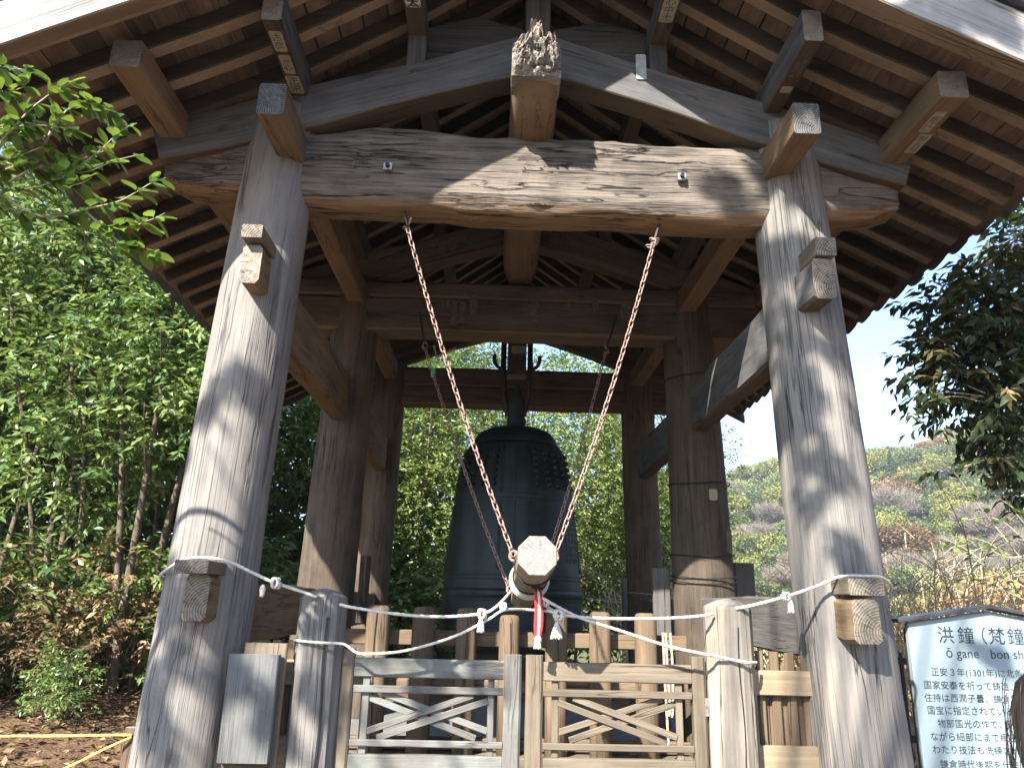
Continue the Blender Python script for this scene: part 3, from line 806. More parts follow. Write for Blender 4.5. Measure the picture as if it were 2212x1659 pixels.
# ------------------------------------------------------------------ chains
def link_mesh(pitch, wd, wire, n=20):
    P = []; h = pitch/2+wire-(wd/2-0)
    R_ = wd/2; hl = max(.002, (pitch+2*wire)/2-R_)
    for k in range(n+1):
        a = 2*math.pi*k/n
        P.append(Vector(((hl if math.cos(a) >= 0 else -hl)+R_*math.cos(a), R_*math.sin(a), 0)))
    V, F = tube_geo(P, wire, 6)
    me = mesh('link', V, F[:-2], M_rust, smooth=True); return me
LINK = link_mesh(.047, .0265, .0043)
def chain(label, top, mid, end, group, knot=None):
    """rod from the beam, then links down to the ring"""
    top, mid, end = Vector(top), Vector(mid), Vector(end)
    t = thing('chain', label, 'chain', tuple(top), group)
    V, F = tube_geo([top+Vector((0, 0, .06)), mid], .010, 6); put('iron_rod', mesh('iron_rod', V, F, M_iron), t)
    n = max(2, round((end-mid).length/.047)); sag = .035
    pts = []
    for i in range(n+1):
        u = i/n; p = mid.lerp(end, u); p.z -= 4*sag*u*(1-u)*abs(end.x-mid.x); p.x += (4*.5*sag*u*(1-u))*(-1 if end.x > mid.x else 1)
        pts.append(p)
    for i in range(n):
        a, b = pts[i], pts[i+1]; c = (a+b)/2
        upv = Vector((0, -1, .0)) if i % 2 else Vector((0, 0, 1)).cross((b-a)).cross(b-a)
        Mx = frame(c, c+(b-a), (0, -1, 0)) @ Matrix.Rotation(R(55 if i % 2 else -35), 4, 'X')
        put('link', LINK, t, Mx)
    rn = random.Random(len(label))
    for k in range(7 if knot else 3):
        c = mid+Vector((rn.uniform(-.022, .022), rn.uniform(-.02, .02), rn.uniform(-.02, .05)))
        put('link', LINK, t, Matrix.Translation(c) @ Matrix.Rotation(rn.uniform(0, 6), 4, 'Y') @ Matrix.Rotation(rn.uniform(0, 6), 4, 'X') @ Matrix.Rotation(R(80), 4, 'Y'))
    return t
g = 'chains that carry the striker log'
chain('rusty sunlit chain from the front beam down to the striker, rising leftwards', (-.866, 4.40, 3.95), (-.821, 4.40, 3.81), RINGS['front', -1], g)
chain('rusty sunlit chain with a bunched knot of links below the front beam', (.852, 4.40, 3.95), (.775, 4.40, 3.75), RINGS['front', 1], g, True)
tl = chain('thin dark shaded chain with a green tag, hung from the middle beam', (-.963, 6.6, 4.03), (-.892, 6.6, 3.745), RINGS['back', -1], g)
chain('thin dark shaded chain without a tag, hung from the middle beam', (.90, 6.6, 4.07), (.785, 6.6, 3.753), RINGS['back', 1], g)
c = Vector((-.80, 6.6, 3.50)); box('green_tag', tl, c.x-.02, c.x+.02, c.y-.03, c.y-.015, c.z-.045, c.z+.045, plain('green_plastic', (.03, .30, .16), .5), axis='z')

# ------------------------------------------------------------------ gates
YG = 4.35
def gate(s, label, mat):
    """s = -1 left leaf, 1 right leaf; hinge stile outside, meeting stile by the middle"""
    c = -.02
    t = thing('gate', label, 'gate', (c+s*.5, YG, .4), 'pair of low wooden gates')
    X = lambda a: c+s*a
    def bx(nm, a0, a1, y0, y1, z0, z1, ax, m=mat, **k):
        x0, x1 = sorted((X(a0), X(a1))); return box(nm, t, x0, x1, y0, y1, z0, z1, m, axis=ax, **k)
    bx('meeting_stile', .012, .105, YG-.03, YG+.03, .42, 1.225, 'z', bev=.012, nx=4, jit=.002)
    bx('hinge_stile', .915, .985, YG-.03, YG+.03, .42, 1.235, 'z', M_gate, bev=.01)
    bx('top_rail', .108, .912, YG-.022, YG+.022, 1.096, 1.193, 'x', bev=.006, nx=4, jit=.002, seed=int(s))
    bx('rail', .108, .908, YG-.028, YG-.006, 1.019, 1.056, 'x', bev=.004)
    bx('rail', .108, .91, YG-.028, YG-.006, .757, .791, 'x', bev=.004)
    bx('bottom_rail', .108, .912, YG-.022, YG+.022, .52, .718, 'x', bev=.006, nx=4, jit=.002, seed=int(s)+4)
    bx('slat', .155, .190, YG-.004, YG+.018, .719, 1.094, 'z', bev=.003)
    bx('slat', .825, .862, YG-.004, YG+.018, .719, 1.094, 'z', bev=.003)
    for (a0, z0, a1, z1, dy) in ((.825, .992, .25, .800, .010), (.755, 1.016, .19, .838, .010), (.825, .828, .27, 1.014, -.004), (.77, .795, .19, .988, -.004)):
        timber('brace', t, (X(a0), YG+dy, z0), (X(a1), YG+dy, z1), .012, .034, mat, bev=.003)
    return t
gate(-1, 'grey shaded gate leaf with crossed slats beside the square notice box', M_greygate)
gate(1, 'warm sunlit gate leaf with crossed slats beside the bright pale post', M_gate)
box('latch_plate', bpy.data.objects['gate.001'], .955, .998, 4.31, 4.318, .94, 1.03, M_steel, axis='z', bev=.002)
def gpost(x, label, seed, mat):
    t = thing('gate_post', label, 'post', (x, 4.35, 0), 'posts of the gate')
    n = 12; V, F, fm = [], [], []
    rnd = random.Random(seed); rad = [.134*(1+rnd.uniform(-.03, .03)) for k in range(n)]
    for z, sc in ((0, 1.02), (.5, 1.01), (1.0, 1.0), (1.49, .985), (1.505, .955), (1.535, .5), (1.548, .12)):
        for k in range(n):
            a = 2*math.pi*(k+.5)/n
            V.append((z, rad[k]*sc*math.cos(a), rad[k]*sc*math.sin(a)))
    for i in range(6):
        for k in range(n): F.append((i*n+k, i*n+(k+1) % n, (i+1)*n+(k+1) % n, (i+1)*n+k)); fm.append(0 if i < 4 else 1)
    F.append(tuple(range(6*n, 7*n))); fm.append(1)
    Mx = Matrix(((0, 1, 0, x), (0, 0, 1, 4.35), (1, 0, 0, 0), (0, 0, 0, 1)))
    put('post', mesh('post', V, F, mat, fm), t, Mx)
    # the drying shake: a dark split down the front
    a = -1.9 if x < 0 else -1.45
    if x < 0: a = -1.15
    pts = []; rr = .134
    P = [(x+rr*math.cos(a)+.006*math.sin(z*9), 4.35+rr*math.sin(a)*1.005, z) for z in [0.1+.1*k for k in range(14)]]
    V, F = tube_geo(P, .0075 if x < 0 else .003, 4); put('split', mesh('split', V, F, M_black), t)
gpost(-1.131, 'grey dappled gate post with a deep split, beside the notice box', 3, [M_pillar[0], M_end])
gpost(1.110, 'bleached sunlit gate post beside the warm gate leaf', 8, M_post)

# ------------------------------------------------------------------ side fences between posts and pillars
def sfence(s, label):
    t = thing('side_fence', label, 'fence', (s*1.42, 4.4, 0), 'short picket fences beside the gate')
    for a0, a1, z in ((1.275, 1.318, 1.272), (1.352, 1.404, 1.268), (1.438, 1.492, 1.263), (1.525, 1.56, 1.25)):
        x0, x1 = sorted((s*a0, s*a1)); o = box('picket', t, x0, x1, 4.40, 4.425, .3, z, M_fence, axis='z', bev=.014, seed=int(a0*50))
    for a0, a1, z in ((1.25, 1.34, 1.185), (1.345, 1.46, 1.20), (1.465, 1.57, 1.19)):
        x0, x1 = sorted((s*a0, s*a1)); box('board', t, x0, x1, 4.43, 4.448, .3, z, M_fence, axis='z', bev=.003, seed=int(a0*80))
    for z0, z1 in ((1.045, 1.172), (.64, .794)):
        x0, x1 = sorted((s*1.245, s*1.57)); box('rail', t, x0, x1, 4.36, 4.397, z0, z1, [wood('flame_grained_rail%d' % (s+1+int(z0*10)), (.14, .10, .06), (.36, .28, .18), crack=.2, bump=.3, s=.45, vary=.05), M_end], bev=.005)
sfence(1, 'short picket fence with flame-grained rails between bleached post and pillar')
sfence(-1, 'short picket fence half hidden behind the square notice box')
# notice box hung on the left
nb = thing('notice_box', 'square grey wooden notice board in front of the picket fence', 'notice board', (-1.42, 4.2, .95))
box('front_panel', nb, -1.553, -1.297, 4.155, 4.21, .697, 1.209, [wood('shade_toned_notice_wood', (.075, .075, .073), (.165, .163, .157), crack=.8, bump=.4, vary=.02, s=1.3, fine=.6), M_end], axis='z', bev=.006)  # panel wood darkened to stand in for dappled shade
box('back_board', nb, -1.50, -1.275, 4.225, 4.25, .66, 1.262, M_gate, axis='z', bev=.012)
box('bottom_ledge', nb, -1.545, -1.30, 4.215, 4.30, .655, .69, M_inner, bev=.004)

# ------------------------------------------------------------------ inner fence before the bell
inf = thing('inner_fence', 'stout brown fence of round-topped pickets standing before the bell', 'fence', (0, 6.25, 0))
PK = [(-1.185, -.998, 1.455), (-.824, -.645, 1.45), (-.477, -.315, 1.448), (-.139, .025, 1.403), (.226, .40, 1.445), (.571, .745, 1.444), (.93, 1.108, 1.442)]
for i, (x0, x1, z) in enumerate(PK):
    n = 14; r = (x1-x0)/2; rings = []
    for zz, sc in ((.25, 1), (.8, 1.0), (z-.06, .99), (z-.025, .95), (z-.006, .80), (z, .5)):
        rings.append([((x0+x1)/2+r*sc*math.copysign(abs(math.cos(a))**.75, math.cos(a)), 6.22+.075*sc*math.copysign(abs(math.sin(a))**.75, math.sin(a)), zz) for a in [2*math.pi*k/n for k in range(n)]])
    p = loft('picket', inf, rings, M_fence, Matrix(((0, 1, 0, (x0+x1)/2), (0, 0, 1, 6.22), (1, 0, 0, 0), (0, 0, 0, 1))), capmat=0)
    if i in (0, 2, 3, 4):
        V, F = tube_geo([((x0+x1)/2+.012*math.sin(k+i), 6.143, .3+(z-.36)*k/6) for k in range(7)], .005, 4)
        put('split', mesh('split', V, F, M_black), p)
for z0, z1 in ((1.155, 1.27), (.815, .91), (.40, .49)):
    box('rail', inf, -1.40, 1.36, 6.30, 6.37, z0, z1, M_fence, nx=6, jit=.003)
box('sill', inf, -1.4, 1.36, 6.12, 6.38, .30, .39, M_gate, nx=4, jit=.003)
hr = thing('hanging_rope', 'doubled old hemp rope hanging down the inner fence beside right pickets', 'rope', (1.17, 6.1, 1.0))
for k, dx in enumerate((0, .022, .058)):
    rope('strand', hr, [(1.135+dx, 6.12, 1.30), (1.138+dx*1.1, 6.115, 1.0), (1.142+dx*(1.3 if k < 2 else .8), 6.11, .78 if k < 2 else .72), (1.15+dx*.5, 6.11, .50 if k == 0 else .70)], .010, plain('old_hemp%d' % k, (.36, .30, .22), .9, 0, .1, 40, .2), .02)

# ------------------------------------------------------------------ ropes
ro = thing('barrier_rope', 'white rope from left pillar past the grey post to the striker', 'rope', (-1.2, 4.2, 1.4), 'white barrier ropes')
rope('strand', ro, [(-2.03, 4.50, 1.56), (-2.05, 4.39, 1.575), (-2.005, 4.26, 1.60), (-1.91, 4.165, 1.645), (-1.82, 4.13, 1.683), (-1.64, 4.13, 1.680), (-1.50, 4.19, 1.622), (-1.38, 4.18, 1.575), (-1.22, 4.19, 1.528), (-1.14, 4.205, 1.502)], 0.0085, M_rope)
rope('strand', ro, [(-1.02, 4.24, 1.466), (-.96, 4.22, 1.455), (-.78, 4.2, 1.432), (-.60, 4.2, 1.418), (-.43, 4.2, 1.418), (-.257, 4.2, 1.437), (-.19, 4.22, 1.465), (-.135, 4.35, 1.515), (-.09, 4.6, 1.56)], 0.0078, M_rope)
rope('strand', ro, [(.0, 4.40, 1.462), (-.135, 4.2, 1.458), (-.22, 4.2, 1.408), (-.40, 4.2, 1.317), (-.64, 4.2, 1.244), (-.80, 4.2, 1.224), (-.893, 4.2, 1.223), (-.945, 4.205, 1.250), (-.985, 4.21, 1.268), (-1.10, 4.195, 1.272), (-1.20, 4.22, 1.276), (-1.262, 4.30, 1.278)], 0.0071, M_rope)
def knot(parent, c, mat, r=.022, seed=0):
    rn = random.Random(seed); P = []
    for k in range(26):
        a = k*.75; P.append(Vector(c)+Vector((r*math.cos(a)*(.8+.3*math.sin(k*.9)), r*.8*math.sin(a*1.3), r*1.0*math.sin(a+.6*math.cos(k)))))
    V, F = tube_geo(smooth_path(P, .008), .0075, 7); put('knot', mesh('knot', V, F, mat, smooth=True), parent)
def tassel(parent, c, mat, l=.10, wd=.022):
    c = Vector(c); rn = random.Random(7); vf = []
    for k in range(9):
        a = 2*math.pi*k/9
        P = [c, c+Vector((.010*math.cos(a), .010*math.sin(a), -l*.35)), c+Vector((wd*.8*math.cos(a), wd*.8*math.sin(a), -l*.7)), c+Vector((wd*math.cos(a+.3), wd*math.sin(a+.3), -l*rn.uniform(.9, 1.05)))]
        vf.append(tube_geo(smooth_path(P, .012), .0075, 5))
    V, F = join_geo(vf); put('tassel', mesh('tassel', V, F, mat, smooth=True), parent)
knot(ro, (-.256, 4.19, 1.435), M_rope); tassel(ro, (-.258, 4.185, 1.415), M_rope, .075, .015)
knot(ro, (-.142, 4.21, 1.475), M_rope, .017, 3)
knot(ro, (-1.355, 4.155, 1.568), M_rope, .024, 2)
tassel(ro, (-1.42, 4.16, 1.555), M_rope, .06, .006)
rr_ = thing('barrier_rope', 'white rope from right pillar past the bleached post to the striker', 'rope', (1.2, 4.2, 1.4), 'white barrier ropes')
rope('strand', rr_, [(2.03, 4.50, 1.585), (2.05, 4.38, 1.60), (2.0, 4.24, 1.635), (1.90, 4.13, 1.672), (1.82, 4.10, 1.678), (1.66, 4.11, 1.672), (1.56, 4.16, 1.625), (1.43, 4.14, 1.582), (1.30, 4.18, 1.540), (1.185, 4.21, 1.508), (1.12, 4.22, 1.495)], 0.0085, M_rope)
rope('strand', rr_, [(1.0, 4.24, 1.465), (.933, 4.22, 1.453), (.75, 4.2, 1.437), (.513, 4.2, 1.429), (.33, 4.2, 1.430), (.19, 4.2, 1.440), (.13, 4.25, 1.462), (.09, 4.4, 1.49)], 0.0078, M_rope)
rope('strand', rr_, [(.085, 4.5, 1.545), (.075, 4.2, 1.522), (.264, 4.2, 1.432), (.487, 4.2, 1.367), (.733, 4.2, 1.297), (.929, 4.2, 1.260), (.99, 4.215, 1.252), (1.06, 4.20, 1.238), (1.16, 4.20, 1.222), (1.235, 4.28, 1.218)], 0.0078, M_rope)
rope('strand', rr_, [(-.02, 4.4, 1.462), (.10, 4.2, 1.458), (.15, 4.2, 1.448)], 0.0068, M_rope)
knot(rr_, (.152, 4.19, 1.438), M_rope, .026, 4); tassel(rr_, (.145, 4.185, 1.41), M_rope, .095, .028)
knot(rr_, (.085, 4.22, 1.50), M_rope, .016, 5)
knot(rr_, (1.375, 4.155, 1.563), M_rope, .02, 6); tassel(rr_, (1.395, 4.15, 1.55), M_rope, .075, .014)
st = thing('pull_strap', 'red and white cloth strap hanging from the striker log', 'strap', (.05, 4.3, 1.4))
for dx, m, nm in ((-.014, M_red, 'red_band'), (.002, M_rope, 'white_band'), (.016, M_red, 'red_band')):
    V, F = tube_geo(smooth_path([(.045+dx*.4, 4.55, 1.60), (.046+dx*.8, 4.25, 1.565), (.050+dx, 4.2, 1.48), (.048+dx*1.1, 4.19, 1.38), (.044+dx*.5, 4.19, 1.315)], .03), .010, 6)
    put(nm, mesh(nm, V, F, m, smooth=True), st)
tassel(st, (.045, 4.19, 1.32), M_rope, .055, .016); knot(st, (.046, 4.19, 1.315), M_rope, .014, 9)
# yellow ropes and their stake on the left
sk = thing('rope_stake', 'thin pale wooden stake behind the left front pillar', 'stake', (-2.79, 6, 0))
timber('stake', sk, (-2.785, 6.0, -.2), (-2.785, 6.0, .565), .075, .06, M_fence, up=(0, -1, 0))
y1 = thing('yellow_rope', 'yellow rope stretched level from the stake across the leaf litter', 'rope', (-3.5, 6, .5), 'yellow ropes')
rope('strand', y1, [(-2.76, 5.955, .520), (-3.0, 5.95, .514), (-3.5, 5.95, .500), (-4.2, 5.96, .50), (-6.5, 6.0, .62)], .0085, M_yrope, .03)
y2 = thing('yellow_rope', 'yellow rope slanting down from the stake towards the viewer', 'rope', (-3.2, 6, .3), 'yellow ropes')
rope('strand', y2, [(-2.76, 5.955, .505), (-2.9, 5.9, .44), (-3.05, 5.85, .36), (-3.3, 5.8, .25), (-3.75, 5.7, .12), (-4.4, 5.6, .05)], .0085, M_yrope, .03)

# ------------------------------------------------------------------ sign board
SX, SY = 2.925, 4.88
sg = thing('sign_board', 'pale mint sign board with a dark gabled cap beside the right pillar', 'sign', (SX, SY, 0))
M_mint = plain('mint_sign_paint', (.235, .30, .315), .55, 0, .35, 4, .04)
M_cap = plain('dark_sign_metal', (.05, .052, .062), .5, .3, .5, 20, .15)
hw = .515
prism('panel', sg, [(SX-hw, SY, .30), (SX+hw, SY, .30), (SX+hw, SY, 1.435), (SX, SY, 1.515), (SX-hw, SY, 1.435)], (0, .05, 0), M_mint)
for s in (-1, 1):
    timber('cap', sg, (SX, SY+.02, 1.542), (SX+s*.60, SY+.02, 1.445), .13, .022, M_cap, bev=.003)
    timber('leg', sg, (SX+s*(hw-.05), SY+.08, 0), (SX+s*(hw-.05), SY+.08, 1.40), .06, .06, M_cap, up=(0, -1, 0))
TXM = lambda x, z: Matrix(((1, 0, 0, x), (0, 0, -1, SY-.0025), (0, 1, 0, z), (0, 0, 0, 1)))
def words(s, x, zc, size, sp=1.0, bold=0.0):
    """one line of lettering, left end at x, middle of the characters at zc"""
    put('lettering', text_mesh(s, size, M_ink, spacing=sp, align='LEFT', bold=bold), sg, TXM(x, zc-size*.37))
kx = lambda x: (x+.2)*.976-.2
kz = lambda z: 1.5+(z-1.5)*.976
for ch, x in (('洪', 2.655), ('鐘', 2.786), ('（', 2.868), ('梵', 2.985), ('鐘', 3.11), ('）', 3.22)):
    words(ch, kx(x), kz(1.342), .108)
words('ō gane', kx(2.695), kz(1.242), .078); words('bon shō', kx(2.982), kz(1.242), .078)
LN = ['正安３年(1301年)に北条貞時が', '国家安泰を祈って鋳造、寄進した', '住持は西澗子曇、鎌倉第一の大鐘', '国宝に指定されている。', '物部国光の作で、形', 'ながら細部にまで緻密に', 'わたり技法も洗練され', '鎌倉時代後期を代表']
X0 = [2.585, 2.527, 2.522, 2.530, 2.586, 2.530, 2.534, 2.572]
Z0 = [1.130, 1.052, .978, .905, .830, .755, .682, .600]
for s, x, z in zip(LN, X0, Z0): words(s, kx(x), kz(z), .052, 1.06)

# ------------------------------------------------------------------ black fence behind the sign
bf = thing('metal_fence', 'black metal railing fence behind the sign board', 'fence', (4, 6.5, 0))
for z in (1.11, .52):
    timber('rail', bf, (2.95, 6.5, z), (7.5, 6.9, z-.03), .045, .055, M_black, bev=.004)
for k in range(44):
    x = 2.985+.105*k; y = 6.5+.4*(x-2.95)/4.55
    timber('picket', bf, (x, y, .1), (x, y, 1.175), .024, .024, M_black, up=(0, -1, 0), bev=.003)

# ------------------------------------------------------------------ visitor at the lower right
pn = thing('person', 'dark-haired visitor seen from behind, reading the sign board', 'person', (.965, 1.62, 0))
M_skin = plain('skin', (.45, .30, .22), .5, 0, .4, 8, .06); M_coat = plain('dark_coat', (.03, .033, .045), .85, 0, .2, 30, .2); M_trs = plain('dark_trousers', (.02, .02, .022), .9, 0, .2, 30, .2)
N_ = NT('black_hair'); v, raw, oi = N_.coords()
hn = N_.noise(N_.scale(v, (60, 60, 3)), 1.0, 4, .6)
M_hair = N_.done(N_.bsdf(N_.mix(N_.rng(hn, .35, .65), (.006, .005, .005), (.03, .022, .018)), .42, 0, .5, N_.bump(hn, .5, .004)))
def skin_body(name, joints, edges, mats_, parent, sub=2):
    me = bpy.data.meshes.new(name); me.from_pydata([j[0] for j in joints], edges, [])
    o = bpy.data.objects.new(name, me); COL.objects.link(o)
    sm = o.modifiers.new('skin', 'SKIN'); ss = o.modifiers.new('sub', 'SUBSURF'); ss.levels = ss.render_levels = sub
    for i, j in enumerate(joints):
        rr = j[1] if isinstance(j[1], tuple) else (j[1], j[1]); me.skin_vertices[0].data[i].radius = rr
    me.skin_vertices[0].data[0].use_root = True
    dg = bpy.context.evaluated_depsgraph_get()
    m2 = bpy.data.meshes.new_from_object(o.evaluated_get(dg)); bpy.data.objects.remove(o)
    m2.materials.clear(); m2.materials.append(mats_); m2.polygons.foreach_set('use_smooth', [True]*len(m2.polygons)); m2.name = name
    return put(name, m2, parent)
px, py = .985, 1.62
def J(x, y, z, r): return ((px+x, py+y, z*.957), r)
body = [J(0, 0, .78, (.15, .11)), J(0, 0, .95, (.14, .10)), J(0, .01, 1.10, (.165, .105)), J(0, 0, 1.175, (.09, .075)), J(0, 0, 1.235, .052), J(0, .01, 1.30, .07), J(0, .015, 1.375, .078), J(0, .01, 1.43, .055),
        J(-.17, 0, 1.125, .055), J(-.215, .02, .93, .045), J(-.20, .10, .74, .034), J(-.19, .13, .67, .03), J(.17, 0, 1.125, .055), J(.215, .02, .93, .045), J(.20, .10, .74, .034), J(.19, .13, .67, .03),
        J(-.085, 0, .68, .085), J(-.09, .01, .40, .06), J(-.09, -.01, .09, .042), J(-.09, .11, .035, .035), J(.085, 0, .68, .085), J(.09, .01, .40, .06), J(.09, -.01, .09, .042), J(.09, .11, .035, .035)]
for sgn, wr in ((-1, 11), (1, 15)):
    for q, (dx, ln) in enumerate(((-.024, .06), (-.008, .07), (.008, .067), (.023, .055))):
        body += [J(sgn*.19+dx, .145, .645, .009), J(sgn*.19+dx, .15, .645-ln*.6, .0085), J(sgn*.19+dx, .142, .645-ln, .007)]
    body += [J(sgn*.19-sgn*.03, .15, .655, .010), J(sgn*.19-sgn*.045, .16, .62, .009)]
edges = [(0, 1), (1, 2), (2, 3), (3, 4), (4, 5), (5, 6), (6, 7), (2, 8), (8, 9), (9, 10), (10, 11), (2, 12), (12, 13), (13, 14), (14, 15), (0, 16), (16, 17), (17, 18), (18, 19), (0, 20), (20, 21), (21, 22), (22, 23)]
b = 24
for wr in (11, 15):
    for q in range(4): edges += [(wr, b+q*3), (b+q*3, b+q*3+1), (b+q*3+1, b+q*3+2)]
    edges += [(wr, b+12), (b+12, b+13)]; b += 14
body_o = skin_body('body', body, edges, M_skin, pn)
coat = [J(0, 0, .72, (.175, .135)), J(0, 0, .92, (.165, .125)), J(0, .01, 1.08, (.185, .125)), J(0, 0, 1.17, (.105, .09)), J(-.175, 0, 1.12, .072), J(-.218, .02, .93, .062), J(-.203, .095, .76, .05), J(.175, 0, 1.12, .072), J(.218, .02, .93, .062), J(.203, .095, .76, .05)]
skin_body('coat', coat, [(0, 1), (1, 2), (2, 3), (2, 4), (4, 5), (5, 6), (2, 7), (7, 8), (8, 9)], M_coat, pn)
trs = [J(0, 0, .76, (.155, .12)), J(-.088, 0, .66, .098), J(-.092, .01, .40, .075), J(-.09, -.01, .10, .06), J(.088, 0, .66, .098), J(.092, .01, .40, .075), J(.09, -.01, .10, .06)]
skin_body('trousers', trs, [(0, 1), (1, 2), (2, 3), (0, 4), (4, 5), (5, 6)], M_trs, pn)
for s in (-1, 1):
    V, F = tube_geo([(px+s*.09, py-.06, .03), (px+s*.09, py+.02, .05), (px+s*.09, py+.15, .03)], .045, 10); put('shoe', mesh('shoe', V, F, M_black, smooth=True), pn)
    V, F = tube_geo([(px+s*.082, py+.005, 1.244), (px+s*.092, py-.005, 1.278), (px+s*.085, py+.005, 1.30)], .012, 8); put('ear', mesh('ear', V, F, M_skin, smooth=True), pn)
    V, F = tube_geo([(px+s*.032, py+.098, 1.287), (px+s*.032, py+.104, 1.287)], .011, 8); put('eye', mesh('eye', V, F, M_black, smooth=True), pn)
V, F = tube_geo([(px, py+.10, 1.287), (px, py+.118, 1.258)], .012, 8, taper=lambda t: .6+.6*t); put('nose', mesh('nose', V, F, M_skin, smooth=True), pn)
V, F = tube_geo([(px-.022, py+.10, 1.227), (px, py+.106, 1.225), (px+.022, py+.10, 1.227)], .006, 6); put('mouth', mesh('mouth', V, F, M_red, smooth=True), pn)
# hair: a smooth fall to the shoulders plus loose strands
rings = []; n = 28
for z, rx, ry, oy in ((1.10, .105, .05, -.075), (1.14, .125, .075, -.06), (1.22, .128, .095, -.035), (1.30, .123, .108, -.012), (1.37, .116, .112, -.002), (1.425, .095, .098, .004), (1.458, .062, .066, .006), (1.470, .02, .022, .006)):
    rings.append([(px+rx*math.cos(a)*(1+.02*math.sin(a*17)), py+oy+ry*math.sin(a)*(.82 if math.sin(a) > 0 else 1), z*.957) for a in [2*math.pi*k/n for k in range(n)]])
loft('hair', pn, rings, [M_hair, M_hair])
rn = random.Random(2); vf = []
for k in range(46):
    a = rn.uniform(2.2, 5.2); z0 = rn.uniform(1.24, 1.39); rr = .115
    p = Vector((px+rr*math.cos(a), py+rr*.9*math.sin(a), z0)); o_ = Vector((math.cos(a), math.sin(a), 0))
    vf.append(tube_geo(smooth_path([p, p+o_*.012+Vector((0, 0, -.06)), p+o_*rn.uniform(.008, .022)+Vector((0, 0, -.15)), p+o_*rn.uniform(.0, .02)+Vector((0, 0, -.24))], .04), .0009, 4))
V, F = join_geo(vf); put('loose_strands', mesh('loose_strands', V, F, M_hair, smooth=True), pn)
# ------------------------------------------------------------------ ground, valley, hill
def sst(a, b, x):
    t = np.clip((x-a)/(b-a), 0, 1); return t*t*(3-2*t)
def hgt(x, y):
    x = np.asarray(x, float); y = np.asarray(y, float)
    h = .055*np.maximum(0, y-5.5)*sst(3.5, 1.0, x)*sst(60, 14, y)
    h = h+sst(-2.6, -4.6, x)*(.10+.04*(y-4))*sst(30, 12, y)*sst(-2, 3, y)
    h = h+3.0*sst(10, 40, y)*sst(2, -8, x)
    drop = sst(4.6, 13, x)+sst(13, 40, y)*sst(-2, 6, x)
    h = h-7.5*np.clip(drop, 0, 1)
    d = np.hypot(x-8, y*.86)
    hill = 72*sst(85, 350, d)*(.78+.30*sst(.1, 1.0, np.arctan2(x, np.maximum(y, 1))))*sst(-10, 25, x)
    hill = hill+2.4*np.sin(x*.11+1)*np.cos(y*.09)*sst(110, 170, d)
    return h+hill
gx = np.concatenate([np.linspace(-400, -40, 10)[:-1], np.linspace(-40, -14, 14)[:-1], np.linspace(-14, 16, 61)[:-1], np.linspace(16, 320, 84)[:-1], np.linspace(320, 700, 8)])
gy = np.concatenate([np.linspace(-300, -20, 8)[:-1], np.linspace(-20, 3, 12)[:-1], np.linspace(3, 22, 40)[:-1], np.linspace(22, 360, 86)[:-1], np.linspace(360, 900, 8)])
XX, YY = np.meshgrid(gx, gy, indexing='ij'); ZZ = hgt(XX, YY)
for i in range(XX.shape[0]):
    for k in range(XX.shape[1]):
        if -14 < gx[i] < 16 and 3 < gy[k] < 22: ZZ[i, k] += .05*mnoise.noise((gx[i]*.8, gy[k]*.8, 0))*min(1, max(0, abs(gx[i])-2.2))
me = bpy.data.meshes.new('ground'); n1, n2 = XX.shape
co = np.stack([XX, YY, ZZ], -1).reshape(-1, 3)
me.vertices.add(len(co)); me.vertices.foreach_set('co', co.ravel())
idx = np.arange(n1*n2).reshape(n1, n2)
q = np.stack([idx[:-1, :-1], idx[1:, :-1], idx[1:, 1:], idx[:-1, 1:]], -1).reshape(-1, 4)
me.loops.add(q.size); me.loops.foreach_set('vertex_index', q.ravel().astype(np.int32))
me.polygons.add(len(q)); me.polygons.foreach_set('loop_start', np.arange(0, q.size, 4, dtype=np.int32))
me.polygons.foreach_set('use_smooth', np.ones(len(q), bool)); me.update()
N = NT('earth_and_leaf_litter'); v, raw, oi = N.coords(0)
a_ = N.noise(raw, 5, 6, .7); b_ = N.noise(raw, .35, 4, .6); c_ = N.noise(raw, 38, 3, .7)
col = N.mix(N.rng(N.math('ADD', N.math('MULTIPLY', a_, .5), N.math('MULTIPLY', c_, .5)), .38, .62), (.045, .028, .018), (.21, .125, .075))
sp = N.n('ShaderNodeSeparateXYZ'); N.l(raw, sp.inputs[0])
gd = N.math('MAXIMUM', N.math('ABSOLUTE', sp.outputs[0]), N.math('SUBTRACT', sp.outputs[1], 7.6))
bounce_ground = N.mix(N.math('ADD', N.math('MULTIPLY', c_, .7), N.math('MULTIPLY', b_, .3)), (.10, .095, .088), (.24, .225, .205))  # unseen pale gravel around the tower, added to bounce light up under the roof
col = N.mix(N.rng(N.math('ADD', gd, N.math('MULTIPLY', a_, .5)), 2.6, 3.1), bounce_ground, col)
far = N.rng(sp.outputs[1], 22, 40)
col = N.mix(far, col, N.mix(N.math('ADD', N.math('MULTIPLY', b_, .5), N.math('MULTIPLY', a_, .5)), (.05, .06, .022), (.14, .135, .055)))
me.materials.append(N.done(N.bsdf(col, .95, 0, .1, N.bump(c_, .8, .03))))
g = put('ground', me); g['kind'] = 'structure'

